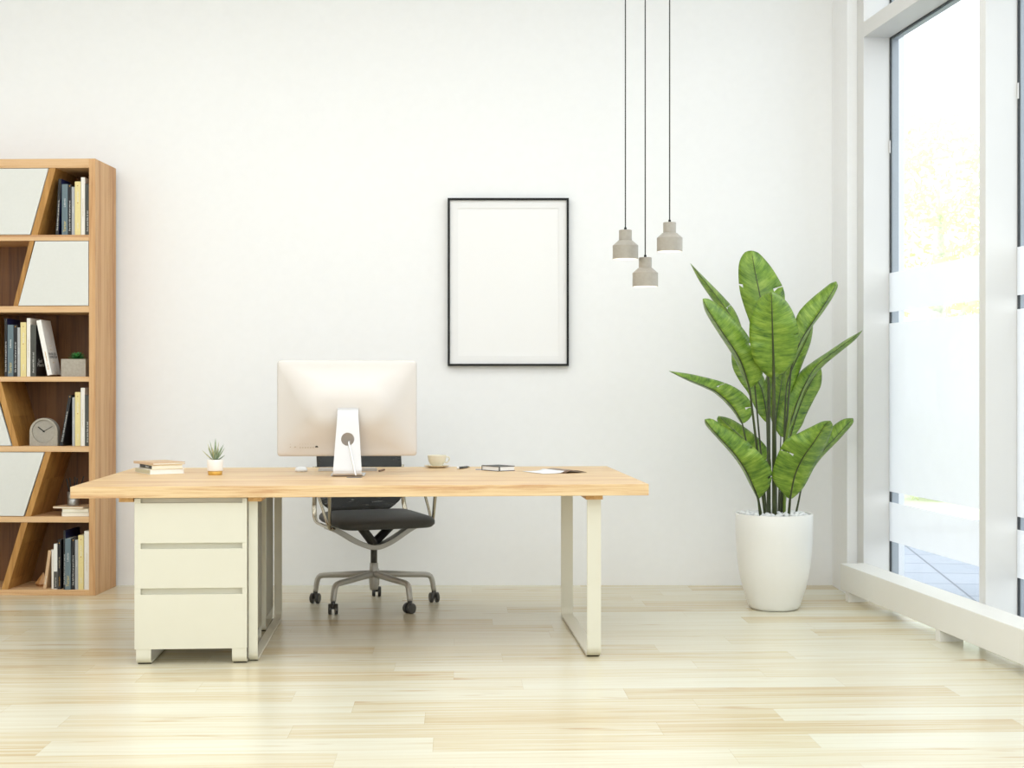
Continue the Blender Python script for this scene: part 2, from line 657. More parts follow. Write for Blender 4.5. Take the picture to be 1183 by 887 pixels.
def cut(o, bm_cutter):
    """cut a hole, then keep only the resulting mesh"""
    me = bpy.data.meshes.new('cutter')
    bmesh.ops.recalc_face_normals(bm_cutter, faces=bm_cutter.faces)
    bm_cutter.to_mesh(me)
    bm_cutter.free()
    c = bpy.data.objects.new('cutter', me)
    COL.objects.link(c)
    c.parent = o.parent
    md = o.modifiers.new('hole', 'BOOLEAN')
    md.object = c
    md.operation = 'DIFFERENCE'
    md.solver = 'EXACT'
    bpy.context.view_layer.update()
    dg = bpy.context.evaluated_depsgraph_get()
    new = bpy.data.meshes.new_from_object(o.evaluated_get(dg))
    o.modifiers.clear()
    o.data = new
    bpy.data.objects.remove(c, do_unlink=True)


def lettering(text, size, mat, parent, loc, rot, name='title', extrude=0.0002, sx=1.0, align='LEFT'):
    cu = bpy.data.curves.new('text', 'FONT')
    cu.body = text
    cu.size = size
    cu.extrude = extrude
    cu.align_x = align
    cu.align_y = 'CENTER'
    cu.resolution_u = 2
    t = bpy.data.objects.new('text', cu)
    COL.objects.link(t)
    bpy.context.view_layer.update()
    dg = bpy.context.evaluated_depsgraph_get()
    me = bpy.data.meshes.new_from_object(t.evaluated_get(dg))
    bpy.data.objects.remove(t, do_unlink=True)
    me.materials.clear()
    me.materials.append(mat)
    o = bpy.data.objects.new(name, me)
    COL.objects.link(o)
    o.parent = parent
    o.location = loc
    o.rotation_euler = rot
    o.scale = (sx, 1, 1)
    return o


def at_y(px, py, Y):
    return Vector(((px - CX) / FPX * Y, Y, CAM_H - (py - CY) / FPX * Y))


def at_z(px, py, z):
    Y = (CAM_H - z) * FPX / (py - CY)
    return Vector(((px - CX) / FPX * Y, Y, z))


def struct(name, bm, mat, parent=None, bevel=0.0, smooth=False):
    o = obj(name, bm, mat, parent, smooth, bevel)
    if parent is None: o['kind'] = 'structure'
    return o


# ---------------------------------------------------------------- room shell
WY = 8.34          # back wall
CZ = 3.95          # ceiling
AW = 6.63          # the glazed wall stands 6.6 degrees off square
O = Vector((1.946, 7.875, 0))
ca, sa = math.cos(R(AW)), math.sin(R(AW))


def wp(x, y):      # window-wall plan frame -> world plan
    return (O.x + ca * x - sa * y, O.y + sa * x + ca * y)


bm = B()
box(bm, -5.2, 2.3, WY, WY + 0.2, 0, CZ)
struct('wall_back', bm, WALL)
bm = B()
box(bm, -5.2, -5.0, -3.5, WY, 0, CZ)
struct('wall_left', bm, WALL)
bm = B()
box(bm, -5.2, 3.4, -3.7, -3.5, 0, CZ)
struct('wall_front', bm, WALL)
FR = [(-5.2, -3.6), wp(0.16, -11.3), wp(0.16, 0.45), (-5.2, WY + 0.2)]
bm = B()
prism(bm, FR, 'z', -0.10, 0.0)
struct('floor', bm, FLOORM)
bm = B()
prism(bm, FR, 'z', CZ, CZ + 0.15)
struct('ceiling', bm, CEIL)
# solid return beside the glazing, then the first post
bm = B()
prism(bm, [(1.878, WY), (1.878, 7.97), (1.9375, 7.975), wp(0.190, 0.10), wp(0.190, 0.35)], 'z', 0, CZ)
struct('wall_right', bm, WALL)
bm = B()
prism(bm, [wp(0, 0.0), wp(0.155, 0.0), wp(0.155, 0.098), wp(0, 0.098)], 'z', 0, CZ)
struct('trim_1', bm, FRAMEW, bevel=0.002)

winroot = []


def wobj(name, bm, mat, parent=None, bevel=0.0, kind=False, smooth=False):
    o = obj(name, bm, mat, parent, smooth, bevel)
    if parent is None:
        o.location = O
        o.rotation_euler = (0, 0, R(AW))
    if kind: o['kind'] = 'structure'
    return o


PITCH, POST = 1.515, 0.0655
NB = 7
ntrim = 2
for i in range(NB):
    y1 = -i * PITCH
    y0 = y1 - (PITCH - POST)
    # post on the near side of this bay
    bm = B()
    box(bm, 0, 0.155, y0 - POST, y0, 0, CZ)
    wobj('trim_%d' % ntrim, bm, FRAMEW, None, 0.002, True); ntrim += 1
    for j, (z0, z1) in enumerate(((0.0, 3.10), (3.184, CZ))):
        root = bpy.data.objects.new('window_%d' % (i * 2 + j + 1), None)
        COL.objects.link(root)
        root.location = O
        root.rotation_euler = (0, 0, R(AW))
        root['kind'] = 'structure'
        # glazing bead, outer aluminium frame, pane
        g = 0.006
        bm = B()
        for (a0, a1, b0, b1) in ((y0, y0 + g, z0, z1), (y1 - g, y1, z0, z1), (y0, y1, z0, z0 + g), (y0, y1, z1 - g, z1)):
            box(bm, 0.150, 0.160, a0, a1, b0, b1)
        obj('gasket', bm, GASK, root)
        bm = B()
        f = 0.009
        for (a0, a1, b0, b1) in ((y0 - 0.03, y0 + f, z0, z1), (y1 - f, y1 + 0.03, z0, z1), (y0, y1, z0 - 0.02, z0 + f), (y0, y1, z1 - f, z1 + 0.02)):
            box(bm, 0.166, 0.200, a0, a1, b0, b1)
        for (a0, a1, b0, b1) in ((y0 - 0.03, y0 + 0.009, z0, z1), (y1 - 0.009, y1 + 0.03, z0, z1)):
            box(bm, 0.1605, 0.166, a0, a1, b0, b1)
        obj('window_frame', bm, ALU, root, bevel=0.001)
        bm = B()
        box(bm, 0.1515, 0.1595, y0 + g, y1 - g, z0 + g, z1 - g)
        obj('glass_pane', bm, GLASS, root)
        if j == 0:
            bm = B()
            box(bm, 0.147, 0.1515, y1 - 0.012, y1 - 0.001, 2.46, 2.53)
            obj('clip', bm, FRAMEW, root)
            for (b0, b1) in ((1.578, 1.794), (0.585, 1.5155), (0.311, 0.527)):
                bm = B()
                box(bm, 0.1470, 0.1478, y0 + 0.001, y1 - 0.001, b0, b1)
                obj('frosted_band', bm, FILM, root)
    bm = B()
    box(bm, 0, 0.155, y0, y1, 3.10, 3.184)
    wobj('trim_%d' % ntrim, bm, FRAMEW, None, 0.001, True); ntrim += 1

# low convector box on short feet along the glazing
hr = thing('convector_heater', 'long low white convector box on short feet along the window wall', 'heater', (O.x, O.y, 0), R(AW))
bm = B()
box(bm, -0.1495, -0.003, -10.2, -0.048, 0.052, 0.195)
obj('casing', bm, SILLW, hr, bevel=0.004, seg=3)
for k in range(8):
    y = -0.17 - k * 1.19
    bm = B()
    box(bm, -0.146, -0.034, y, y + 0.05, 0.0, 0.052)
    obj('foot', bm, SILLW, hr, bevel=0.001)

# ---------------------------------------------------------------- outside
bm = B()
prism(bm, [wp(0.16, -14), wp(40, -14), (42, 13.1), (0.0, 13.1 - 0.6), wp(0.16, 5), wp(0.16, 1.0)], 'z', -0.12, -0.02)
pv = struct('paved_terrace', bm, PAVE)
tag(pv, kind='structure')
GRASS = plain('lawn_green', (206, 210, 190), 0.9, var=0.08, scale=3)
bm = B()
prism(bm, [(0, 12.5), (42, 13.1), (60, 60), (-10, 60)], 'z', -0.14, -0.03)
lw = obj('lawn_ground', bm, GRASS)
lw['kind'] = 'structure'
FOL = plain('overexposed_foliage', (226, 232, 196), 0.9, var=0.10, scale=2.0)  # leaf colour made very pale; outdoor overexposure is painted into it
_t = FOL.node_tree
_b = _t.nodes['Principled BSDF']
_tr = _t.nodes.new('ShaderNodeBsdfTranslucent')
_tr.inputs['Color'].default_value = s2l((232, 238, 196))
_ms = _t.nodes.new('ShaderNodeMixShader')
_ms.inputs[0].default_value = 0.5
_t.links.new(_b.outputs[0], _ms.inputs[1])
_t.links.new(_tr.outputs[0], _ms.inputs[2])
_t.links.new(_ms.outputs[0], _t.nodes['Material Output'].inputs['Surface'])
BARK = plain('overexposed_bark', (232, 231, 226), 0.9, var=0.2, scale=10)  # bark lifted near white, with the outdoor glare put into its colour


def leaf_cloud(bm, rng, blobs, n, s):
    for _ in range(n):
        c, r = rng.choice(blobs)
        d = Vector((rng.gauss(0, 1), rng.gauss(0, 1), rng.gauss(0, 1))).normalized() * r * rng.uniform(0.55, 1.0)
        p = Vector(c) + Vector((d.x, d.y, d.z * 0.8))
        if p.z < 0.0: continue
        a = Vector((rng.gauss(0, 1), rng.gauss(0, 1), rng.gauss(0, 1))).normalized()
        b = a.orthogonal().normalized()
        k = s * rng.uniform(0.6, 1.3)
        vs = [bm.verts.new(p + a * k), bm.verts.new(p + b * k * 0.5), bm.verts.new(p - a * k), bm.verts.new(p - b * k * 0.5)]
        bm.faces.new(vs)


def tree(label, x, y, h, seed, spread=1.0):
    rng = random.Random(seed)
    t = thing('garden_tree', label, 'tree', (x, y, -0.03))
    bm = B()
    tube(bm, catmull([(0, 0, 0), (0.05, 0, h * 0.25), (-0.04, 0.05, h * 0.5), (0, 0, h * 0.75)], 10), [0.13 - 0.009 * i for i in range(10)], 10)
    blobs = []
    for k in range(8):
        a = k * 2.4
        z0 = h * (0.28 + 0.05 * k)
        e = Vector((math.cos(a) * spread * rng.uniform(.6, 1.1), math.sin(a) * spread * rng.uniform(.6, 1.1), z0 + h * 0.16))
        tube(bm, catmull([(0, 0, z0), e * 0.5 + Vector((0, 0, z0 * 0.5 - 0.05)), e], 8), [0.05 - 0.005 * i for i in range(8)], 8)
        blobs.append((e, rng.uniform(0.5, 0.75) * spread))
    blobs.append(((0, 0, h * 0.85), 0.8 * spread))
    obj('trunk', bm, BARK, t, smooth=True)
    bm = B()
    leaf_cloud(bm, rng, blobs, 4200, 0.055)
    obj('foliage', bm, FOL, t)


tree('slim-trunked pale green tree seen through the middle of the nearest window pane', 4.95, 16.4, 4.3, 3, 1.1)
tree('pale tree further left beyond the terrace, partly behind the window frame', 3.6, 21.5, 4.6, 5, 1.2)
tree('pale tree at the right beyond the terrace, mostly behind the second window post', 8.3, 17.6, 4.4, 8, 1.2)
for k, (x, y, r_, lab) in enumerate(((3.3, 14.6, 0.42, 'low pale shrub beyond the terrace, at the left edge of the pane'),
                                     (4.65, 14.9, 0.4, 'low pale shrub beyond the terrace, below the slim tree'),
                                     (5.95, 14.7, 0.42, 'low pale shrub beyond the terrace, toward the window post'),
                                     (7.3, 15.0, 0.42, 'low pale shrub beyond the terrace, hidden behind the window post'))):
    rng = random.Random(40 + k)
    t = thing('garden_shrub', lab, 'shrub', (x, y, -0.03))
    bm = B()
    leaf_cloud(bm, rng, [((-.2, 0, .25), r_), ((.2, 0, .3), r_), ((0, .1, .55), r_ * .9)], 1800, 0.04)
    obj('foliage', bm, FOL, t)
    bm = B()
    for q in range(6):
        tube(bm, [(0, 0, 0), (math.cos(q) * .25, math.sin(q) * .2, .45)], [0.012, 0.005], 6)
    obj('stem', bm, BARK, t)

# ---------------------------------------------------------------- desk
DL = Vector((-1.839, 5.919, 0))
AD = R(3.876)
cd, sd = math.cos(AD), math.sin(AD)
DZ = 0.752


def dp(x, y, z=0.0):
    return Vector((DL.x + cd * x - sd * y, DL.y + sd * x + cd * y, z))


desk = thing('office_desk', 'long oak-topped desk on cream flat-bar leg frames', 'desk', DL, AD)
bm = B()
box(bm, 0, 2.43, 0, 1.338, DZ - 0.0485, DZ)
obj('tabletop', bm, WDESK, desk, bevel=0.0018, label='solid oak tabletop')
for x0, x1 in ((0.19, 0.25), (0.727, 0.785), (2.165, 2.238)):
    bm = B()
    box(bm, x0, x1, 0.045, 1.19, DZ - 0.0685, DZ - 0.0485)
    obj('batten', bm, WBATT, desk, bevel=0.0008, label='narrow oak batten under the tabletop')
for x0, x1 in ((0.7275, 0.766), (2.172, 2.232)):
    ztop = DZ - 0.0685
    y0, y1, t = 0.066, 1.165, 0.010
    path = [(y0, ztop)] + arc(y0 + 0.04, 0.006 + 0.04, 0.04, 180, 270, 8) + arc(y1 - 0.04, 0.006 + 0.04, 0.04, 270, 360, 8) + [(y1, ztop)]
    bm = B()
    strip(bm, [((x0 + x1) / 2, a, b + 0.002 if b < 0.3 else b) for a, b in path], (x1 - x0) / 2, t, (1, 0, 0))
    lg = obj('leg', bm, CREAM, desk, bevel=0.0008, label='cream flat-bar leg loop')
    for ya in (y0 + 0.036, y1 - 0.10):
        bm = B()
        box(bm, x0 + 0.004, x1 - 0.004, ya, ya + 0.06, 0.0, 0.0035)
        obj('pad', bm, RUBBER, lg)

# ---------------------------------------------------------------- drawer cabinets under the desk


def cabinet(label, lx, ly, w, d, flip=False):
    p = dp(lx, ly)
    r = thing('drawer_cabinet', label, 'cabinet', p, AD, None)
    zt = 0.699
    bm = B()
    y0 = 0.0
    box(bm, 0.0, w, 0.022, d, 0.068, 0.069 + 0.58)
    box(bm, 0.0, 0.026, 0.002, d, 0.068, zt)
    box(bm, w - 0.019, w, 0.002, d, 0.068, zt)
    box(bm, 0.026, w - 0.019, d - 0.018, d, 0.6, zt)
    box(bm, 0.026, w - 0.019, 0.022, 0.036, 0.6, zt)
    b = obj('body', bm, CREAM, r, bevel=0.0006)
    for z0, z1 in ((0.0658, 0.295), (0.321, 0.487), (0.511, 0.680)):
        bm = B()
        box(bm, 0.0005, w - 0.0005, 0.0, 0.0205, z0, z1)
        obj('drawer', bm, CREAM, r, bevel=0.0012)
    # filler pieces beside the finger slots
    for z0, z1 in ((0.295, 0.321), (0.487, 0.511), (0.680, zt)):
        for xa, xb in ((0.0008, 0.026), (w - 0.019, w - 0.0008)):
            bm = B()
            box(bm, xa, xb, 0.0008, 0.0205, z0, z1)
            obj('slot_filler', bm, CREAM, r)
    for x0, x1 in ((0.007, 0.068), (w - 0.062, w - 0.001)):
        bm = B()
        ya, yb = 0.006, d - 0.01
        path = [(ya, 0.068)] + arc(ya + 0.028, 0.034, 0.028, 180, 270, 8) + arc(yb - 0.028, 0.034, 0.028, 270, 360, 8) + [(yb, 0.068)]
        strip(bm, [((x0 + x1) / 2, a, c + 0.002) for a, c in path], (x1 - x0) / 2, 0.008, (1, 0, 0))
        f = obj('foot', bm, CREAM, r, bevel=0.0006)
        bm = B()
        box(bm, x0 + 0.003, x1 - 0.003, ya + 0.022, ya + 0.07, 0.0, 0.004)
        obj('pad', bm, RUBBER, f)
    return r


cabinet('cream three-drawer cabinet under the left front of the desk', 0.257, 0.03, 0.467, 0.585)
cabinet('second cream cabinet under the desk, behind the front drawer cabinet', 0.257, 0.80, 0.467, 0.345)

# ---------------------------------------------------------------- office chair
CH = Vector((-0.7356, 7.577, 0))
AC = 21.8
ch = thing('office_chair', 'charcoal swivel office chair with polished arms behind the desk', 'chair', CH, R(AC))
# seat cushion: rounded slab
bm = B()
sx_, n = 0.262, 28
rings = []
for (inset, z) in ((0.05, 0.440), (0.012, 0.444), (0.0, 0.458), (0.0, 0.474), (0.010, 0.488), (0.05, 0.4985), (0.13, 0.503)):
    pts = rrect(-sx_ + inset, sx_ - inset, -0.30 + inset, 0.215 - inset, max(0.075 - inset * 0.4, 0.01), 6)
    rings.append([bm.verts.new((x, y, z - 0.012 * max(0, (-y - 0.18)) / 0.12)) for x, y in pts])
for a, b in zip(rings[:-1], rings[1:]):
    for k in range(len(a)):
        bm.faces.new((a[k], a[(k + 1) % len(a)], b[(k + 1) % len(a)], b[k]))
bm.faces.new(rings[0]); bm.faces.new(rings[-1])
obj('seat', bm, SEATF, ch, smooth=True)
# net backrest
bm = B()
NX, NZ = 20, 22
grid = []
for j in range(NZ + 1):
    z = 0.488 + (0.985 - 0.488) * j / NZ
    t = min(1, (z - 0.488) / 0.075)
    w = 0.165 + (0.236 - 0.165) * math.sin(t * math.pi / 2)
    if z > 0.93: w -= 0.02 * ((z - 0.93) / 0.055) ** 2
    row = []
    for i in range(NX + 1):
        u = -1 + 2 * i / NX
        y = 0.262 + 0.16 * (z - 0.488) - 0.035 * math.sin((z - 0.488) / 0.497 * math.pi) + 0.022 * (1 - u * u)
        row.append(bm.verts.new((u * w, y, z)))
    grid.append(row)
for j in range(NZ):
    for i in range(NX):
        bm.faces.new((grid[j][i], grid[j][i + 1], grid[j + 1][i + 1], grid[j + 1][i]))
bk = obj('backrest', bm, CMESH, ch, smooth=True)
md = bk.modifiers.new('thick', 'SOLIDIFY'); md.thickness = 0.006
bm = B()
for s in (-1, 1):
    tube(bm, [(s * 0.232, 0.275 + 0.16 * (z - 0.488) - 0.035 * math.sin((z - 0.488) / 0.497 * math.pi), z) for z in [0.56 + 0.0425 * k for k in range(11)]], 0.009, 8)
tube(bm, [(-0.215 + 0.043 * k, 0.345 + 0.012 * (1 - ((k - 5) / 5) ** 2), 0.985) for k in range(11)], 0.009, 8)
obj('back_border', bm, BLACKP, ch, smooth=True)
for s in (-1, 1):
    bm = B()
    pth = catmull([(s * 0.247, 0.295, 0.73), (s * 0.25, 0.288, 0.60), (s * 0.256, 0.275, 0.50), (s * 0.262, 0.215, 0.443), (s * 0.262, 0.08, 0.431), (s * 0.258, -0.14, 0.431)], 34)
    tube(bm, pth, 0.0105, 10, flat=(0.75, 1.25))
    obj('side_frame', bm, CHROME, ch, smooth=True)
    # arm: two uprights that fan out from one joint, and a slim pad
    bm = B()
    J = (s * 0.272, -0.13, 0.428)
    tube(bm, catmull([(s * 0.262, -0.10, 0.432), J, (s * 0.283, -0.115, 0.455), (s * 0.293, 0.02, 0.58), (s * 0.300, 0.12, 0.655)], 16), [0.0065 + 0.0002 * k for k in range(16)], 10)
    tube(bm, catmull([(s * 0.262, -0.16, 0.432), J, (s * 0.280, -0.150, 0.455), (s * 0.286, -0.17, 0.58), (s * 0.292, -0.19, 0.655)], 16), [0.0065 + 0.0003 * k for k in range(16)], 10)
    arm = obj('armrest', bm, CHROME, ch, smooth=True)
    bm = B()
    box(bm, s * 0.296 - 0.02, s * 0.296 + 0.02, -0.235, 0.165, 0.652, 0.668)
    obj('arm_pad', bm, BLACKP, arm, bevel=0.006, seg=3)
# yoke under the seat
bm = B()
yk = catmull([(-0.262, 0, 0.431), (-0.20, 0, 0.405), (-0.10, 0, 0.345), (-0.035, 0, 0.318), (0, 0, 0.314), (0.035, 0, 0.318), (0.10, 0, 0.345), (0.20, 0, 0.405), (0.262, 0, 0.431)], 34)
strip(bm, yk, [0.030 + 0.014 * (1 - abs(i - 16.5) / 16.5) for i in range(34)], 0.027, (0, 1, 0))
obj('seat_yoke', bm, CAST, ch, bevel=0.003, smooth=False)
bm = B()
for a, b in (((-0.01, -0.02, 0.335), (-0.11, -0.10, 0.445)), ((0.01, 0.02, 0.335), (0.15, 0.07, 0.445))):
    tube(bm, [a, b], 0.027, 8, flat=(1.0, 0.8))
obj('tilt_arm', bm, BLACKP, ch, smooth=False)
bm = B()
lathe(bm, [(0.0175, 0.22), (0.0175, 0.312)], 20)
obj('gas_column', bm, CASTOR, ch, smooth=True)
bm = B()
lathe(bm, [(0.02, 0.085), (0.024, 0.10), (0.027, 0.15), (0.024, 0.19), (0.0215, 0.225), (0.019, 0.229)], 24)
obj('hub', bm, CAST, ch, smooth=True)
for k in range(5):
    ang = R(93 - AC + 72 * k)
    bm = B()
    pr = catmull([(0.0, 0, 0.170), (0.08, 0, 0.166), (0.20, 0, 0.157), (0.290, 0, 0.151), (0.316, 0, 0.140), (0.327, 0, 0.110), (0.335, 0, 0.064)], 26)
    rr = [0.026 - 0.0003 * i for i in range(26)]
    pr = [Vector((p.x * math.cos(ang), p.x * math.sin(ang), p.z)) for p in pr]
    tube(bm, pr, rr, 12, flat=(0.85, 0.72))
    lg = obj('leg', bm, CAST, ch, smooth=True)
    cxx, cyy = 0.335 * math.cos(ang), 0.335 * math.sin(ang)
    bm = B()
    ra = R((5, -12, 8, -48, 20)[k] - AC)
    for s in (-1, 1):
        ring0 = []
        ring1 = []
        ring2 = []
        ring3 = []
        rad = 0.0275
        for q in range(20):
            a = 2 * math.pi * q / 20
            for ring, off, rm in ((ring0, 0.007, 0.9), (ring1, 0.009, 1.0), (ring2, 0.022, 1.0), (ring3, 0.0255, 0.82)):
                l = Vector((s * off, rad * rm * math.cos(a) - 0.004, rad + rad * rm * math.sin(a)))
                ring.append(bm.verts.new((cxx + l.x * math.cos(ra) - l.y * math.sin(ra), cyy + l.x * math.sin(ra) + l.y * math.cos(ra), l.z)))
        for a_, b_ in ((ring0, ring1), (ring1, ring2), (ring2, ring3)):
            for q in range(20):
                bm.faces.new((a_[q], a_[(q + 1) % 20], b_[(q + 1) % 20], b_[q]))
        bm.faces.new(ring0); bm.faces.new(ring3)
    lathe(bm, [(0.0, 0.024), (0.013, 0.026), (0.0145, 0.040), (0.013, 0.054), (0.012, 0.058), (0.012, 0.066)], 14, (cxx, cyy, 0))
    obj('castor', bm, CASTOR, lg, smooth=False, bevel=0.0)

# ---------------------------------------------------------------- computer on the desk
mp_ = at_z(401.3, 550.6, DZ)
mo = thing('desktop_computer', 'large slim silver all-in-one computer seen from behind on the desk', 'computer', mp_, AD)
bm = B()
n = 28
WB, ZB0, ZB1 = 0.326, 0.090, 0.539
cxm = -0.006
layers = []
def by(i): return 0.1095 - 0.036 * (0.5 - 0.5 * math.cos(math.pi * min(1.0, (i + 0.01) / 0.20)))
for (ins, y) in [(0.0, 0.118), (0.0, 0.113), (0.002, 0.1105)] + [(0.008 + 0.0165 * q, by(0.008 + 0.0165 * q)) for q in range(12)]:
    layers.append([bm.verts.new((cxm + x, y, z)) for x, z in rrect(-WB + ins, WB - ins, ZB0 + ins, ZB1 - ins, min(0.016 + ins * 0.9, 0.222 - ins), 6)])
for a, b in zip(layers[:-1], layers[1:]):
    for k in range(len(a)):
        bm.faces.new((a[k], a[(k + 1) % len(a)], b[(k + 1) % len(a)], b[k]))
bm.faces.new(layers[0]); bm.faces.new(layers[-1])
body = obj('housing', bm, MONB, mo, smooth=True)
bm = B()
box(bm, cxm - 0.318, cxm + 0.318, 0.1178, 0.1195, ZB0 + 0.008, ZB1 - 0.008)
obj('screen', bm, BLACK, mo)
# stand: sloping plate that curves into the flat foot
bm = B()
raw = catmull([(0, 0.085, 0.314), (0, 0.064, 0.309), (0, 0.052, 0.292), (0, 0.034, 0.19), (0, 0.014, 0.075), (0, 0.004, 0.026), (0, 0.008, 0.010), (0, 0.024, 0.0045), (0, 0.10, 0.0045), (0, 0.19, 0.0045)], 44)
hw = []
for p in raw:
    t = max(0, min(1, p.z / 0.30))
    w = 0.0675 - 0.020 * t
    if p.y > 0.03 and p.z < 0.03: w = 0.078
    elif p.z < 0.012: w = 0.070
    hw.append(w)
strip(bm, raw, hw, 0.006, (1, 0, 0))
st = obj('stand', bm, MONS, mo, bevel=0.0)
cb = B()
prism(cb, [(0.0305 * math.cos(2 * math.pi * k / 40), 0.172 + 0.0305 * math.sin(2 * math.pi * k / 40)) for k in range(40)], 'y', -0.05, 0.07)
cut(st, cb)
bm = B()
tube(bm, catmull([(0.006, 0.072, 0.16), (0.005, 0.035, 0.155), (0.008, 0.020, 0.145), (0.020, 0.004, 0.09), (0.032, -0.008, 0.035), (0.040, -0.018, 0.006)], 22), 0.0042, 8)
obj('power_cable', bm, WHITE, mo, smooth=True)
# ports and power button, lower left of the back
bm = B()
yb = by(0.044)


def port_rect(x, z, w, h):
    box(bm, x - w / 2, x + w / 2, yb - 0.004, yb + 0.006, z - h / 2, z + h / 2)


mpx = lambda px: (px - 401.3) / FPX * 6.66
mpz = lambda py: CAM_H - DZ - (py - CY) / FPX * 6.66
port_rect(mpx(340.2), mpz(516.1), 0.009, 0.0035)
for px_ in (334.7,):
    port_rect(mpx(px_), mpz(516.2), 0.004, 0.004)
    port_rect(mpx(px_), mpz(513), 0.004, 0.002)
for px_ in (346, 349, 352, 355, 358, 361):
    port_rect(mpx(px_), mpz(516.9), 0.0045, 0.0036)
    port_rect(mpx(px_), mpz(512.9), 0.004, 0.0014)
ps = obj('port_row', bm, PORT, mo)
bm = B()
prism(bm, [(mpx(363), mpz(516.6)), (mpx(366.6), mpz(516.6)), (mpx(365.8), mpz(515.0)), (mpx(363.8), mpz(515.0))], 'y', yb - 0.0045, yb + 0.006)
obj('network_port', bm, PORTD, mo)

gp = at_z(409.5, 551.6, DZ)
g = thing('cable_grommet', 'dark oval cable grommet in the desktop behind the computer stand', 'grommet', gp, AD)
bm = B()
lathe(bm, [(0.036, 0.0002), (0.036, 0.0022), (0.032, 0.003), (0.0, 0.003)], 32)
for v in bm.verts: v.co.y *= 0.45
obj('cover', bm, plain('grey_grommet', (110, 112, 112), 0.5), g, smooth=False)

kp = at_z(401.5, 544.3, DZ)
kb = thing('keyboard', 'slim silver keyboard lying behind the computer stand', 'keyboard', kp, AD)
bm = B()
prism(bm, [(0.0, 0.0008), (0.0, 0.0145), (0.02, 0.0145), (0.115, 0.005), (0.115, 0.0008)], 'x', -0.143, 0.143)
obj('case', bm, plain('keyboard_silver', (196, 194, 192), 0.35, metal=0.4), kb, bevel=0.001)
bm = B()
for r_ in range(5):
    for c in range(13):
        x = -0.135 + c * 0.0208
        y = 0.018 + r_ * 0.0188
        z = 0.0150 - (y - 0.018) * 0.1
        box(bm, x, x + 0.018, y, y + 0.016, z - 0.004, z + 0.0012)
obj('keycaps', bm, WHITE, kb)
pp = at_z(436.3, 544.6, DZ)
pc = thing('pencil', 'dark tip of a pencil lying against the right end of the keyboard', 'pencil', (pp.x + 0.012, pp.y, DZ), AD + R(78))
bm = B()
tube(bm, [(-0.02, 0, 0.0045), (0.09, 0, 0.0045)], 0.0042, 6)
obj('shaft', bm, plain('pencil_brown', (120, 84, 62), 0.5), pc)
bm = B()
tube(bm, [(-0.036, 0, 0.0035), (-0.02, 0, 0.0045)], [0.0008, 0.0042], 6)
obj('tip', bm, plain('pencil_tip', (84, 58, 44), 0.6), pc)

ms = at_z(346.2, 545.2, DZ)
mu = thing('computer_mouse', 'glossy white low mouse on the desk left of the keyboard', 'mouse', (ms.x, ms.y + 0.05, DZ), AD + R(8))
bm = B()
rings = []
for (s, z) in ((0.90, 0.0008), (0.98, 0.003), (1.0, 0.007), (0.97, 0.012), (0.86, 0.017), (0.66, 0.0205), (0.36, 0.0225), (0.02, 0.023)):
    rg = []
    for k in range(36):
        a = 2 * math.pi * k / 36
        ex = 0.6
        cxp = math.copysign(abs(math.cos(a)) ** ex, math.cos(a)) * 0.029
        cyp = math.copysign(abs(math.sin(a)) ** ex, math.sin(a)) * 0.055
        rg.append(bm.verts.new((cxp * s, cyp * s, z)))
    rings.append(rg)
for a, b in zip(rings[:-1], rings[1:]):
    for k in range(36):
        bm.faces.new((a[k], a[(k + 1) % 36], b[(k + 1) % 36], b[k]))
bm.faces.new(rings[0]); bm.faces.new(rings[-1])
obj('shell', bm, WHITE, mu, smooth=True)

# ---------------------------------------------------------------- cup and saucer
cp = Vector(((504.8 - CX) / FPX * 7.285, 7.285, DZ))
sc_ = thing('saucer', 'cream saucer near the back edge of the desk under the cup', 'saucer', cp)
bm = B()
lathe(bm, [(0.0, 0.0025), (0.034, 0.0025), (0.036, 0.0003), (0.039, 0.0003), (0.042, 0.003), (0.060, 0.0075), (0.0655, 0.0115), (0.0665, 0.0125), (0.065, 0.0130), (0.058, 0.0098), (0.040, 0.0062), (0.0, 0.0055)], 48, cap=False)
obj('dish', bm, CUPM, sc_, smooth=True)
cu = thing('coffee_cup', 'cream coffee cup standing on its saucer, handle to the right', 'cup', cp + Vector((0, 0, 0.0064)), R(12))
bm = B()
lathe(bm, [(0.0, 0.002), (0.022, 0.002), (0.024, 0.0002), (0.026, 0.0002), (0.028, 0.005), (0.0365, 0.014), (0.043, 0.026), (0.0465, 0.040), (0.0478, 0.055), (0.0478, 0.0575), (0.0462, 0.0575), (0.0448, 0.040), (0.0415, 0.0275), (0.035, 0.0165), (0.026, 0.008), (0.0, 0.006)], 48, cap=False)
obj('bowl', bm, CUPM, cu, smooth=True)
bm = B()
tube(bm, catmull([(0.0460, 0, 0.047), (0.056, 0, 0.0485), (0.0645, 0, 0.041), (0.062, 0, 0.029), (0.053, 0, 0.021), (0.040, 0, 0.020)], 20), 0.0035, 8, flat=(1.3, 0.9))
obj('handle', bm, CUPM, cu, smooth=True)
bm = B()
lathe(bm, [(0.0, 0.044), (0.0449, 0.044)], 40, cap=False)
obj('coffee', bm, plain('dark_coffee', (70, 46, 28), 0.2), cu)

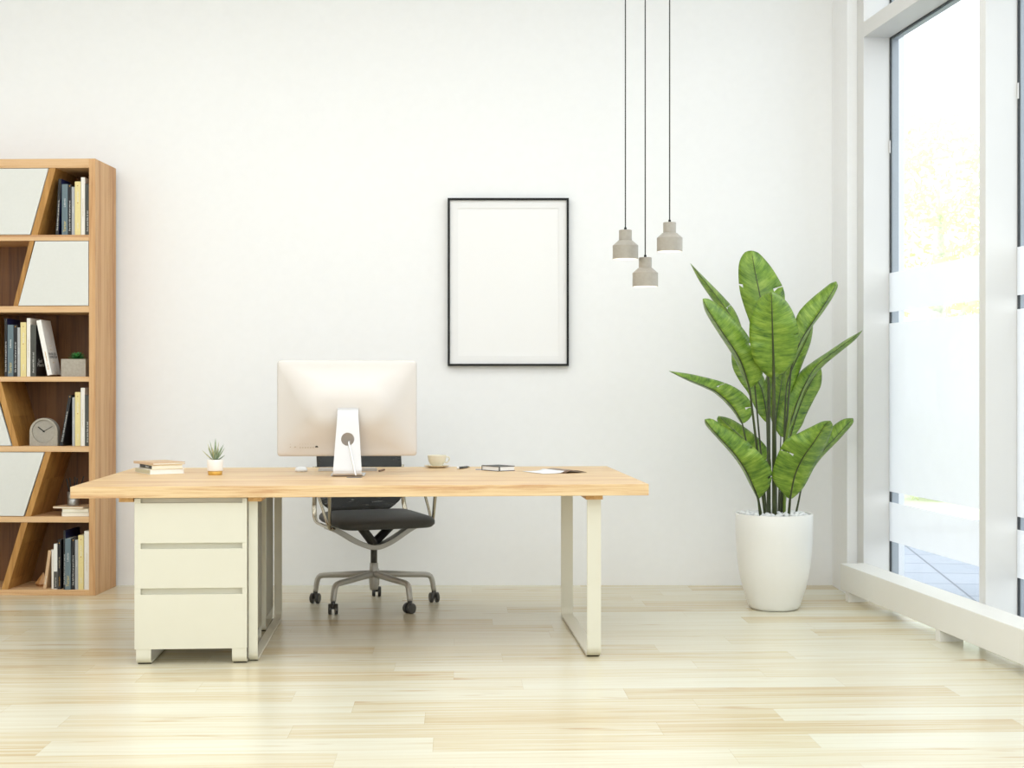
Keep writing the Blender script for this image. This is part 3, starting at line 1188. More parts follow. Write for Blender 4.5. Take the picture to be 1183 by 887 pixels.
# ---------------------------------------------------------------- pen, notebook, magazine
a_, b_ = at_z(528.5, 542.0, DZ), at_z(544.2, 539.95, DZ)
dirv = (b_ - a_)
pn = thing('ballpoint_pen', 'dark pen with a white end lying right of the cup', 'pen', (a_.x, a_.y, DZ), math.atan2(dirv.y, dirv.x))
Lp = min(dirv.length, 0.15)
bm = B()
tube(bm, [(0.008, 0, 0.006), (Lp * 0.75, 0, 0.006)], 0.0058, 12)
obj('barrel', bm, plain('pen_grey', (70, 72, 70), 0.35), pn, smooth=True)
bm = B()
tube(bm, [(0.0, 0, 0.006), (0.002, 0, 0.006), (0.009, 0, 0.006)], [0.004, 0.0063, 0.0063], 12)
obj('cap', bm, WHITE, pn, smooth=True, label='white end cap')
bm = B()
tube(bm, [(Lp * 0.75, 0, 0.006), (Lp * 0.92, 0, 0.005), (Lp, 0, 0.0035)], [0.005, 0.004, 0.001], 12)
obj('tip', bm, CHROME, pn, smooth=True)

nb0 = at_z(575.5, 544.6, DZ)
nr = thing('notebook', 'small thick black notebook with white pages and elastic band on the desk', 'notebook', nb0, R(38))
# local: x towards the right-back edge, y towards the left-back edge; near corner at the origin
bm = B()
box(bm, 0, 0.105, 0, 0.135, 0.0004, 0.003)
box(bm, 0, 0.105, 0, 0.135, 0.0215, 0.0245)
box(bm, 0, 0.105, 0.133, 0.136, 0.0004, 0.0245)
obj('cover', bm, plain('notebook_black', (62, 64, 64), 0.5), nr, bevel=0.001)
bm = B()
box(bm, 0.003, 0.102, 0.003, 0.1325, 0.003, 0.0215)
obj('pages', bm, plain('notebook_paper', (236, 238, 240), 0.8, var=0.03, scale=300), nr)
bm = B()
box(bm, 0.004, 0.012, -0.001, 0.0005, 0.0008, 0.0245)
box(bm, 0.004, 0.012, -0.001, 0.137, 0.0245, 0.0252)
obj('elastic_band', bm, plain('band_grey', (96, 98, 98), 0.6), nr)
bm = B()
strip(bm, [(0.03, 0.137, 0.010), (0.03, 0.146, 0.004), (0.02, 0.165, 0.0010), (0.0, 0.185, 0.0010)], 0.003, 0.0006, (0.6, 0.6, 0.52))
obj('ribbon', bm, plain('ribbon_blue', (92, 124, 160), 0.6), nr, label='blue ribbon marker')

# open magazine: printed left page, curling dark cover on the right
mg0 = at_z(640, 546.9, DZ)
mg = thing('open_magazine', 'open magazine with white left page and curling brown right page, right on the desk', 'magazine', (mg0.x, mg0.y + 0.10, DZ), R(28))


def page(name, x0, x1, hfun, mat, y0=-0.105, y1=0.105, parent=mg):
    bm = B()
    nx, ny = 18, 4
    g = [[bm.verts.new((x0 + (x1 - x0) * i / nx, y0 + (y1 - y0) * j / ny, hfun(i / nx))) for i in range(nx + 1)] for j in range(ny + 1)]
    for j in range(ny):
        for i in range(nx):
            bm.faces.new((g[j][i], g[j][i + 1], g[j + 1][i + 1], g[j + 1][i]))
    o = obj(name, bm, mat, parent, smooth=True)
    md = o.modifiers.new('t', 'SOLIDIFY'); md.thickness = 0.0014; md.offset = 1
    return o


page('left_page', 0.0, -0.115, lambda t: 0.0008 + 0.010 * math.exp(-t * 7) + 0.001 * t, plain('magazine_paper', (236, 238, 240), 0.45))
page('right_page', 0.0, 0.125, lambda t: 0.0012 + 0.013 * math.sin(min(1, t) * math.pi) * (1 - 0.4 * t), plain('magazine_brown', (116, 90, 70), 0.35, var=0.35, scale=14))

# ---------------------------------------------------------------- books


def cov(rgb, nm=None):
    return plain(nm or 'cover_%d_%d_%d' % rgb, rgb, 0.45, var=0.03, scale=90)


C_BLACK, C_NAVY, C_SLATE, C_GREY, C_YEL, C_WHT, C_DGR, C_KRAFT = (24, 24, 26), (22, 30, 78), (98, 116, 124), (168, 170, 172), (222, 206, 146), (228, 224, 216), (70, 71, 66), (204, 172, 136)
T_WHITE = cov((226, 226, 222)); T_GOLD = cov((214, 190, 108)); T_ORG = cov((206, 152, 60)); T_BLK = cov((30, 30, 30)); T_BEIGE = cov((206, 190, 160)); T_BRN = cov((170, 120, 80))


def book(label, x, y, z, t, d, h, spine, board=None, tilt=0.0, rz=0.0, group='', texts=(), lying=False, open_=False, flip=False):
    """standing book: spine faces -y, x across the thickness, origin at the bottom of the spine's left edge"""
    r = thing('book', label, 'book', (x, y, z), rz, group)
    if lying:
        r.rotation_euler = (R(90), 0, rz)
    elif tilt:
        r.rotation_euler = (0, tilt, rz)
    c = min(0.0025, t * 0.14)
    board = board or spine
    bm = B()
    box(bm, 0, t, 0, c, 0, h, 0)
    box(bm, 0, c, c, d, 0, h, 1)
    box(bm, t - c, t, c, d, 0, h, 1)
    obj('cover', bm, [cov(spine), cov(board)], r, bevel=0.0005)
    bm = B()
    box(bm, c, t - c, c, d - 0.003, 0.003, h - 0.003)
    obj('pages', bm, PAPER, r)
    for (txt, pos, size, mat_, up) in texts:
        if txt == '*':
            bm = B()
            zc = pos * h
            prism(bm, [(t / 2 + size * math.cos(a * math.pi / 3), zc + size * math.sin(a * math.pi / 3)) for a in range(6)], 'y', -0.0004, 0.0004)
            obj('emblem', bm, mat_, r)
        else:
            lettering(txt, size, mat_, r, (t / 2, -0.0003, pos * h), (R(90), R(-90), 0), 'title')
    return r


# ---------------------------------------------------------------- bookcase
SL = Vector((-2.324, 7.93, 0))
AS = R(-2.0)
cs, ss = math.cos(AS), math.sin(AS)
K = 7.93 / FPX


def sx(px): return (px - 110.3) * K
def sz(py): return CAM_H - (py - CY) * K


def sp(x, y, z):
    return Vector((SL.x + cs * x - ss * y, SL.y + ss * x + cs * y, z))


SW, SD = 1.06, 0.37
bc = thing('bookcase', 'tall oak bookcase with slanted dividers and white doors at the left wall', 'bookcase', SL, AS)
TOPZ = 2.437
bm = B()
box(bm, -0.0355, 0, 0, SD, 0, TOPZ)
obj('side_panel', bm, WSH, bc, bevel=0.0012)
bm = B()
box(bm, -SW, -SW + 0.0355, 0, SD, 0, TOPZ)
obj('side_panel', bm, WSH, bc, bevel=0.0012)
bm = B()
box(bm, -SW + 0.0355, -0.0355, 0, SD, sz(193.6), TOPZ)
obj('top_panel', bm, WSHX, bc, bevel=0.0012)
bm = B()
box(bm, -SW + 0.0355, -0.0355, 0, SD, 0, 0.031)
obj('bottom_panel', bm, WSHX, bc, bevel=0.0012)
bm = B()
box(bm, -SW + 0.0355, -0.0355, SD - 0.012, SD - 0.001, 0.031, sz(193.6))
obj('back_panel', bm, wood('shelf_oak_back_shaded', (126, 84, 42), (110, 70, 34), (88, 54, 26), 'Z', 0.5, 0.07), bc)  # back oak darkened so the shade inside the shelves sits in its colour
SH = [(271.1, 277.8), (353.4, 360.6), (434.9, 440.8), (515.4, 522.0), (596.8, 603.6)]
lv = []
for a, b in SH:
    lv.append((sz(b), sz(a)))
    bm = B()
    box(bm, -SW + 0.0355, -0.0355, 0.0, SD - 0.012, sz(b), sz(a))
    obj('shelf', bm, WSHX, bc, bevel=0.001)
tops = [sz(193.6)] + [l[0] for l in lv]         # upper limit of each row
bots = [l[1] for l in lv] + [0.031]             # standing height of each row


def divider(row, xt, xb, w):
    bm = B()
    zt, zb = tops[row], bots[row]
    prism(bm, [(sx(xt), zt), (sx(xt) + w, zt), (sx(xb) + w, zb), (sx(xb), zb)], 'y', 0.004, SD - 0.012)
    obj('divider', bm, WDIV, bc, label='slanted oak divider')


def door(row, pts):
    bm = B()
    prism(bm, [(sx(x), z) for x, z in pts], 'y', -0.001, 0.017)
    obj('door', bm, DOORW, bc, bevel=0.0008, label='white door with a slanted edge')


e = 0.003
XL = 110.3 - (SW - 0.0375) / K
wdv = 0.037
divider(0, 56.2, 34.9, wdv)
door(0, [(XL, bots[0] + e), (34.0, bots[0] + e), (55.4, tops[0] - e), (XL, tops[0] - e)])
divider(1, 33.0, 14.0, 0.027)
door(1, [(20.4, bots[1] + e), (102.3, bots[1] + e), (102.3, tops[1] - e), (40.2, tops[1] - e)])
divider(2, -34, -12, 0.03)
divider(3, -4.5 - 3, 13.5, 0.034)
door(3, [(XL, bots[3] + e), (12.2, bots[3] + e), (-10.0, tops[3] - e), (XL, tops[3] - e)])
divider(4, 51.6, 27.8, 0.033)
door(4, [(XL, bots[4] + e), (26.4, bots[4] + e), (50.6, tops[4] - e), (XL, tops[4] - e)])
divider(5, 23.5, 0.0, 0.036)


def SB(lab, row, px0, px1, pyt, spine, board=None, d=0.15, tilt=0.0, texts=(), inset=0.018, grp=None):
    t = (px1 - px0) * K * 1.0
    h = sz(pyt) - bots[row]
    if tilt: h = h / math.cos(tilt)
    z = bots[row] + 0.0003
    x = sx(px0)
    if tilt < 0: z += t * math.sin(-tilt)     # leaning to the left stands on its right edge
    if tilt > 0: z += 0.0
    p = sp(x, inset, z)
    if tilt > 0:
        p.z += t * math.sin(tilt)
    return book(lab, p.x, p.y, p.z, t - 0.0008, d, h, spine, board, tilt, AS, grp, texts)


G = ['books on the top shelf', None, 'books on the third shelf', 'books on the fourth shelf', None, 'books on the lowest shelf']
TXB = [('Duis dolor felis et sed ipsum amet nec', 0.08, 0.011, T_WHITE, True)]
TXS = [('Tortor', 0.06, 0.022, T_GOLD, True), ('Lobortis', 0.55, 0.014, T_WHITE, True)]
TXG = [('vestibulum', 0.45, 0.009, T_WHITE, True)]
TXY = [('Lorem', 0.12, 0.012, T_WHITE, True), ('Ipsum dolor', 0.62, 0.012, T_WHITE, True), ('*', 0.60, 0.003, T_BRN, True), ('*', 0.92, 0.003, T_BRN, True)]
TXW = [('CONSECTETUR NULLAM', 0.32, 0.009, T_BEIGE, True)]
TXD = [('Arcu amet felis et sed', 0.07, 0.013, T_WHITE, True)]
# top shelf
SB('thin black book leaning at the left end of the row on the top shelf', 0, 62.6, 66.2, 206, C_BLACK, C_NAVY, tilt=R(3.0), texts=TXB, grp=G[0])
SB('slate blue book on the top shelf', 0, 69.9, 77.0, 212, C_SLATE, C_SLATE, texts=TXS, grp=G[0])
SB('black book between the slate and light grey books on the top shelf', 0, 77.2, 81.3, 212.5, C_BLACK, texts=TXB + [('*', 0.97, 0.003, T_ORG, True)], grp=G[0])
SB('light grey thin book on the top shelf', 0, 81.5, 85.0, 215.2, C_GREY, texts=TXG, grp=G[0])
SB('pale yellow book on the top shelf', 0, 85.2, 92.1, 209, C_YEL, texts=TXY, grp=G[0])
SB('tall off-white book on the top shelf', 0, 92.4, 97.2, 204.2, C_WHT, d=0.2, texts=TXW, grp=G[0])
SB('dark grey book at the right end of the top shelf', 0, 97.4, 102.8, 212, C_DGR, C_BLACK, texts=TXD, grp=G[0])
# third shelf
SB('thin black book at the left end of the row on the third shelf', 2, 2.6, 5.9, 367.6, C_BLACK, C_NAVY, d=0.19, texts=TXB, grp=G[2])
SB('slate blue book on the third shelf beside the thin black book', 2, 6.3, 13.2, 374.8, C_SLATE, texts=TXS, grp=G[2])
SB('black book between the slate and light grey books on the third shelf', 2, 13.4, 17.6, 375.2, C_BLACK, texts=TXB + [('*', 0.97, 0.003, T_ORG, True)], grp=G[2])
SB('light grey thin book on the third shelf', 2, 17.8, 21.2, 378, C_GREY, texts=TXG, grp=G[2])
SB('pale yellow book on the third shelf', 2, 21.4, 28.2, 372, C_YEL, texts=TXY, grp=G[2])
SB('tall off-white upright book on the third shelf', 2, 28.8, 33.1, 367.2, C_WHT, d=0.2, texts=TXW, grp=G[2])
bdg = SB('dark grey book with black sides on the third shelf', 2, 33.3, 39.9, 375, C_DGR, C_BLACK, texts=TXD, grp=G[2])
tb = (39.9 - 33.3) * K - 0.0008
lettering('Sed', 0.030, T_WHITE, bdg, (tb + 0.0004, 0.03, 0.088), (R(90), 0, R(90)), 'cover_title', sx=1.5)
lettering('Mauris', 0.030, T_WHITE, bdg, (tb + 0.0004, 0.02, 0.066), (R(90), 0, R(90)), 'cover_title', sx=1.3)
bwl = SB('white book leaning left against the dark books on the third shelf', 2, 53.0, 58.6, 371.3, (236, 234, 230), (226, 224, 220), tilt=R(-11.6), texts=[('Nullam * consectetur', 0.10, 0.012, T_ORG, True)], grp=G[2])
tb = (58.6 - 53.0) * K - 0.0008
lettering('MAURIS SED', 0.021, T_BLK, bwl, (tb + 0.0004, 0.015, 0.118), (R(90), 0, R(90)), 'cover_title', sx=1.0)
lettering('FERMENTUM', 0.021, T_BLK, bwl, (tb + 0.0004, 0.015, 0.100), (R(90), 0, R(90)), 'cover_title', sx=1.0)
for zz in (0.165, 0.145, 0.07):
    lettering('felis et', 0.013, T_BEIGE, bwl, (tb + 0.0004, 0.05, zz), (R(90), 0, R(90)), 'cover_text')
# fourth shelf
SB('black book leaning right against the row on the fourth shelf', 3, 67.4, 71.2, 457, C_BLACK, C_BLACK, d=0.16, tilt=R(10.2), texts=TXB + [('*', 0.97, 0.003, T_ORG, True)], grp=G[3])
SB('light grey thin book on the fourth shelf', 3, 82.2, 85.2, 459, C_GREY, texts=TXG, grp=G[3])
SB('pale yellow book on the fourth shelf', 3, 85.4, 91.8, 453, C_YEL, texts=TXY, grp=G[3])
SB('tall off-white book on the fourth shelf', 3, 92.1, 97.0, 448, C_WHT, d=0.2, texts=TXW, grp=G[3])
SB('dark grey book at the right end of the fourth shelf', 3, 97.2, 102.8, 456.5, C_DGR, C_BLACK, texts=TXD, grp=G[3])
# lowest shelf
SB('kraft brown book leaning right at the left end of the lowest shelf', 5, 46.2, 49.8, 637.4, C_KRAFT, C_KRAFT, d=0.10, tilt=R(8.0), texts=[('pellentesque', 0.10, 0.010, T_WHITE, True)], grp=G[5], inset=0.04)
SB('very thin white book beside the kraft book on the lowest shelf', 5, 56.6, 59.3, 636, C_WHT, d=0.14, grp=G[5], inset=0.035)
two = SB('white book with a dark lower spine on the lowest shelf', 5, 59.6, 63.9, 629.2, (230, 230, 226), d=0.14, texts=[('Sed ipsum felis', 0.05, 0.009, T_WHITE, True)], grp=G[5], inset=0.03)
bm = B()
box(bm, 0.0, (63.9 - 59.6) * K - 0.0008, -0.00025, 0.0003, 0.003, 0.098)
obj('spine_band', bm, cov((74, 72, 68)), two)
SB('black book with gold lettering on the lowest shelf', 5, 64.2, 68.2, 624.2, C_BLACK, texts=[('Lorem ipsum', 0.06, 0.010, T_ORG, True), ('consectetur elit', 0.42, 0.010, T_BEIGE, True), ('*', 0.93, 0.003, T_ORG, True)], d=0.15, grp=G[5], inset=0.03)
SB('tall black book with navy sides behind the slate one on the lowest shelf', 5, 71.6, 74.3, 613.6, C_BLACK, C_NAVY, d=0.24, texts=TXB, grp=G[5], inset=0.02)
SB('slate blue book on the lowest shelf', 5, 74.5, 81.1, 622.4, C_SLATE, texts=TXS, grp=G[5], inset=0.008)
SB('black book between the slate and light grey books on the lowest shelf', 5, 81.3, 85.2, 622.6, C_BLACK, texts=TXB + [('*', 0.97, 0.003, T_ORG, True)], grp=G[5])
SB('light grey thin book on the lowest shelf', 5, 85.4, 89.3, 624, C_GREY, texts=TXG, grp=G[5])
SB('pale yellow book on the lowest shelf', 5, 89.6, 96.0, 618.6, C_YEL, texts=TXY, grp=G[5], inset=0.012)
SB('off-white book at the right end of the lowest shelf', 5, 96.6, 102.6, 613.6, C_WHT, texts=TXW, grp=G[5], inset=0.012)

# flat books on the fifth shelf and on the desk


def flat_book(label, c, z, w, d, t, rz, cover, spine=None, group=None, spine_side='left', text=None, pages=PAPER):
    """book lying flat, centred at c: w along local x, d along local y, spine on its local -x side"""
    r = thing('book', label, 'book', (c[0], c[1], z), rz, group)
    b = min(0.0022, t * 0.2)
    bm = B()
    box(bm, -w / 2, w / 2, -d / 2, d / 2, 0, b, 0)
    box(bm, -w / 2, w / 2, -d / 2, d / 2, t - b, t, 0)
    box(bm, -w / 2, -w / 2 + b, -d / 2, d / 2, b, t - b, 1)
    obj('cover', bm, [cov(cover), cov(spine or cover)], r, bevel=0.0004)
    bm = B()
    box(bm, -w / 2 + b, w / 2 - 0.002, -d / 2 + 0.002, d / 2 - 0.002, b, t - b)
    obj('pages', bm, pages, r)
    if text:
        lettering(text, t * 0.62, T_WHITE, r, (-w / 2 - 0.0003, 0.0, t / 2), (R(90), 0, R(-90)), 'title', align='LEFT')
    return r


c5 = sp(sx(83.4), 0.115, 0)
z5 = bots[4] + 0.0003
flat_book('white book at the bottom of the small stack on the fifth shelf', (c5.x + 0.008, c5.y), z5, 0.158, 0.19, 0.021, AS + R(4), (226, 222, 216), group='flat books on the fifth shelf')
flat_book('cream-paged book in the middle of the small stack on the fifth shelf', (c5.x + 0.004, c5.y), z5 + 0.0215, 0.150, 0.18, 0.020, AS + R(3), (216, 206, 170), C_BLACK, group='flat books on the fifth shelf')
flat_book('kraft brown thin book on top of the small stack on the fifth shelf', (c5.x - 0.018, c5.y + 0.005), z5 + 0.042, 0.185, 0.185, 0.011, AS + R(-10), C_KRAFT, group='flat books on the fifth shelf')

gd = 'books stacked flat on the desk'
dc = Vector((-1.700, 6.862))
flat_book('white book at the bottom of the stack on the desk', dc, DZ + 0.0003, 0.168, 0.235, 0.0225, R(31), (232, 230, 226), (196, 190, 160), group=gd, pages=plain('desk_book_paper', (240, 238, 234), 0.8))
flat_book('book with a black spine in the middle of the stack on the desk', dc + Vector((0.008, -0.006)), DZ + 0.0233, 0.150, 0.215, 0.020, R(29), (222, 206, 160), C_BLACK, group=gd, text='Mauris sed')
flat_book('kraft brown thin book on top of the stack on the desk', dc + Vector((-0.002, 0.0)), DZ + 0.0438, 0.165, 0.225, 0.0115, R(38), C_KRAFT, (206, 176, 146), group=gd)

# ---------------------------------------------------------------- small things on the shelves
# concrete cube with succulent
pc_ = sp(sx(82.5), 0.10, bots[2])
su = thing('potted_succulent', 'small green succulent in a square concrete pot on the third shelf', 'potted plant', pc_, AS)
bm = B()
h, w = 0.0985, 0.0695
box(bm, -w, w, -w, w, 0.0002, 0.008)
for a, b, c, d in ((-w, w, -w, -w + 0.012), (-w, w, w - 0.012, w), (-w, -w + 0.012, -w + 0.012, w - 0.012), (w - 0.012, w, -w + 0.012, w - 0.012)):
    box(bm, a, b, c, d, 0.008, h)
bmesh.ops.remove_doubles(bm, verts=bm.verts, dist=1e-5)
obj('pot', bm, CONC, su)
bm = B()
box(bm, -w + 0.012, w - 0.012, -w + 0.012, w - 0.012, 0.008, h - 0.006)
obj('soil', bm, SOIL, su)
SUC = plain('succulent_green', (52, 116, 52), 0.45, var=0.3, scale=40)


def blade(bm, base, direction, length, width, curve=0.25, nseg=5, thick=0.35):
    """fat pointed leaf"""
    d = Vector(direction).normalized()
    side = d.cross(Vector((0, 0, 1)))
    if side.length < 1e-3: side = Vector((1, 0, 0))
    side.normalize()
    nrm = side.cross(d)
    rings = []
    for i in range(nseg + 1):
        t = i / nseg
        p = Vector(base) + d * length * t + Vector((0, 0, 1)) * curve * length * t * t
        wd = width * (math.sin(math.pi * (0.18 + 0.82 * t)) ** 0.8 if t < 1 else 0.02)
        wd = max(wd, width * 0.04)
        rings.append([bm.verts.new(p + side * wd * math.cos(a) + nrm * wd * thick * math.sin(a)) for a in [k * math.pi / 3 for k in range(6)]])
    for a, b in zip(rings[:-1], rings[1:]):
        for k in range(6):
            bm.faces.new((a[k], a[(k + 1) % 6], b[(k + 1) % 6], b[k]))
    bm.faces.new(rings[0]); bm.faces.new(rings[-1])


rng = random.Random(4)
for k in range(34):
    a = k * 2.399
    el = 0.05 + 1.2 * (k / 34.0)
    bm = B()
    blade(bm, (0.006 * math.cos(a), 0.006 * math.sin(a), h - 0.004 + 0.0004 * k), (math.cos(a) * math.cos(el), math.sin(a) * math.cos(el), math.sin(el)), 0.052 - 0.0006 * k, 0.0075, 0.1)
    obj('leaf', bm, SUC, su, smooth=True)

# clock
ck = sp(sx(47.5), 0.03, bots[3] + 0.0002)
cl = thing('mantel_clock', 'small arch-shaped concrete clock with black hands on the fourth shelf', 'clock', ck, AS)
hw_, hh = 0.079, 0.156
outl = [(hw_, 0.0), (hw_, hh - hw_)] + arc(0, hh - hw_, hw_, 0, 180, 24)[1:] + [(-hw_, 0.0)]
bm = B()
prism(bm, outl, 'y', 0.0, 0.045)
clb = obj('case', bm, CONC, cl)
cb = B()
prism(cb, [(0.065 * math.cos(2 * math.pi * k / 48), 0.081 + 0.065 * math.sin(2 * math.pi * k / 48)) for k in range(48)], 'y', -0.01, 0.008)
cut(clb, cb)
bm = B()
bmd = [(0.0625 * math.cos(2 * math.pi * k / 48), 0.081 + 0.0625 * math.sin(2 * math.pi * k / 48)) for k in range(48)]
prism(bm, bmd, 'y', 0.0065, 0.009)
obj('dial', bm, CONCL, cl)
for ang, ln, wd in ((142, 0.042, 0.0022), (30, 0.056, 0.0012)):
    bm = B()
    dx, dz = math.cos(R(ang)), math.sin(R(ang))
    nx_, nz_ = -dz, dx
    o0 = (-dx * 0.006, 0.081 - dz * 0.006)
    prism(bm, [(o0[0] + nx_ * wd, o0[1] + nz_ * wd), (o0[0] - nx_ * wd, o0[1] - nz_ * wd), (dx * ln - nx_ * wd, 0.081 + dz * ln - nz_ * wd), (dx * ln + nx_ * wd, 0.081 + dz * ln + nz_ * wd)], 'y', 0.0035, 0.005)
    obj('clock_hand', bm, BLACK, cl)
bm = B()
prism(bm, [(0.004 * math.cos(k * math.pi / 8), 0.081 + 0.004 * math.sin(k * math.pi / 8)) for k in range(16)], 'y', 0.003, 0.0065)
obj('spindle', bm, BLACK, cl)

# pen cup on the flat stack
pcz = z5 + 0.0532
pcp = sp(sx(77.6), 0.10, pcz)
ps_ = thing('pencil_cup', 'brushed metal pencil cup on the small stack of books, fifth shelf', 'pencil cup', pcp, AS)
bm = B()
lathe(bm, [(0.0, 0.0002), (0.0315, 0.0002), (0.0325, 0.002), (0.0325, 0.036), (0.0318, 0.037), (0.0325, 0.038), (0.0325, 0.079), (0.0305, 0.079), (0.0305, 0.003), (0.0, 0.003)], 32, cap=False)
obj('cup', bm, plain('brushed_steel', (170, 170, 168), 0.35, metal=0.8), ps_, smooth=True)
rng = random.Random(9)
for k, (ax, ay, ln, lab) in enumerate(((-0.25, 0.1, 0.15, 'black pencil leaning furthest left in the cup'), (-0.10, -0.05, 0.152, 'black pencil just left of centre in the cup'), (0.02, 0.1, 0.155, 'black pencil standing upright at the centre of the cup'),
                                       (0.14, -0.04, 0.15, 'black pencil just right of centre in the cup'), (0.30, 0.06, 0.165, 'black pencil leaning furthest right in the cup'))):
    d = Vector((ax, ay, 1)).normalized()
    q = pcp + Vector((ax * 0.02, ay * 0.02 + 0.004 * (k - 2), 0.0062))
    pr = thing('pencil', lab, 'pencil', q, 0, 'black pencils in the cup')
    bm = B()
    tube(bm, [(0, 0, 0), d * ln], 0.0038, 6)
    obj('shaft', bm, BLACKP, pr)

# faceted wooden ornament
orp = sp(sx(37.4), 0.16, bots[5] + 0.0002)
og = thing('faceted_ornament', 'small faceted wooden pyramid ornament on the lowest shelf', 'ornament', orp, AS + R(20))
bm = B()
n6 = 6
r0 = [bm.verts.new((0.030 * math.cos(k * math.pi / 3), 0.030 * math.sin(k * math.pi / 3), 0.0)) for k in range(n6)]
r1 = [bm.verts.new((0.046 * math.cos(k * math.pi / 3), 0.046 * math.sin(k * math.pi / 3), 0.014)) for k in range(n6)]
tp = bm.verts.new((0.0, 0, 0.078))
for k in range(n6):
    bm.faces.new((r0[k], r0[(k + 1) % n6], r1[(k + 1) % n6], r1[k]))
    bm.faces.new((r1[k], r1[(k + 1) % n6], tp))
bm.faces.new(r0)
obj('solid', bm, wood('ornament_wood', (206, 158, 104), (190, 140, 86), (160, 112, 62), 'Z', 0.4, 0.03), og)

# aloe on the desk
ap = at_z(246.8, 549.0, DZ)
ap = Vector((ap.x, ap.y + 0.033, DZ))
al = thing('potted_aloe', 'small spiky aloe in a white and gold pot on the desk', 'potted plant', ap)
bm = B()
lathe(bm, [(0.0, 0.0002), (0.030, 0.0002), (0.0315, 0.002), (0.0325, 0.019), (0.0355, 0.0195), (0.0368, 0.023), (0.0372, 0.070), (0.0362, 0.0725), (0.0335, 0.0725), (0.0325, 0.064), (0.0, 0.064)], 40, cap=False)
obj('pot', bm, plain('matt_white_pot', (238, 234, 230), 0.5, var=0.0), al, smooth=True)
bm = B()
lathe(bm, [(0.0318, 0.0006), (0.0328, 0.002), (0.0338, 0.0190), (0.0322, 0.0192)], 40, cap=False)
obj('pot_band', bm, plain('gold_pot_band', (206, 160, 70), 0.35, metal=0.25), al, smooth=True, label='gold lower band of the pot')
bm = B()
lathe(bm, [(0.0, 0.067), (0.033, 0.0665)], 24, cap=False)
obj('soil', bm, SOIL, al)
ALO = plain('aloe_grey_green', (140, 158, 128), 0.5, var=0.2, scale=60)
ALO2 = plain('aloe_straw_green', (176, 176, 132), 0.5, var=0.2, scale=60)
for k, (dx, dy, dz, ln) in enumerate(((-0.50, 0.1, 1, .082), (-0.26, -0.1, 1, .090), (0.0, 0.1, 1, .096), (0.22, 0.0, 1, .084), (0.55, 0.05, 1, .082), (0.8, -0.1, 1, .070), (-0.95, -0.05, 0.7, .070),
                                      (-0.45, -0.3, 0.9, .065), (0.35, -0.35, 0.9, .06), (-0.15, -0.4, 1, .065), (0.1, -0.5, 0.8, .055), (1.0, -0.2, 0.5, .05), (-0.1, 0.4, 1, .07), (0.4, 0.5, 1, .07), (-0.6, 0.5, 0.9, .07), (0.05, -0.15, 1, .05))):
    bm = B()
    blade(bm, (dx * 0.006, dy * 0.006, 0.066), (dx * 0.95, dy * 0.95, dz), ln, 0.0056, 0.12, 6, 0.5)
    obj('leaf', bm, ALO if k % 3 else ALO2, al, smooth=True)

# ---------------------------------------------------------------- picture frame
fx0, fx1, fz0, fz1 = -0.3755, 0.3320, 1.2855, 2.2660
fr = thing('picture_frame', 'thin black frame around a blank white poster on the back wall', 'picture', ((fx0 + fx1) / 2, WY, (fz0 + fz1) / 2))
hx, hz = (fx1 - fx0) / 2, (fz1 - fz0) / 2
bm = B()
fw, fd = 0.0125, 0.036
for a, b, c, d in ((-hx, hx, hz - fw, hz), (-hx, hx, -hz, -hz + fw), (-hx, -hx + fw, -hz + fw, hz - fw), (hx - fw, hx, -hz + fw, hz - fw)):
    box(bm, a, b, -fd, -0.004, c, d)
obj('frame', bm, BLACK, fr)
bm = B()
m_ = 0.059
for a, b, c, d in ((-hx + fw, hx - fw, hz - m_, hz - fw), (-hx + fw, hx - fw, -hz + fw, -hz + m_), (-hx + fw, -hx + m_, -hz + m_, hz - m_), (hx - m_, hx - fw, -hz + m_, hz - m_)):
    box(bm, a, b, -0.0235, -0.019, c, d)
obj('mat_board', bm, plain('mat_board_white', (232, 232, 232), 0.8, var=0.002), fr)
bm = B()
box(bm, -hx + fw, hx - fw, -0.019, -0.006, -hz + fw, hz - fw)
obj('poster', bm, plain('blank_poster', (236, 236, 236), 0.7, var=0.002), fr)

# ---------------------------------------------------------------- pendant lamps


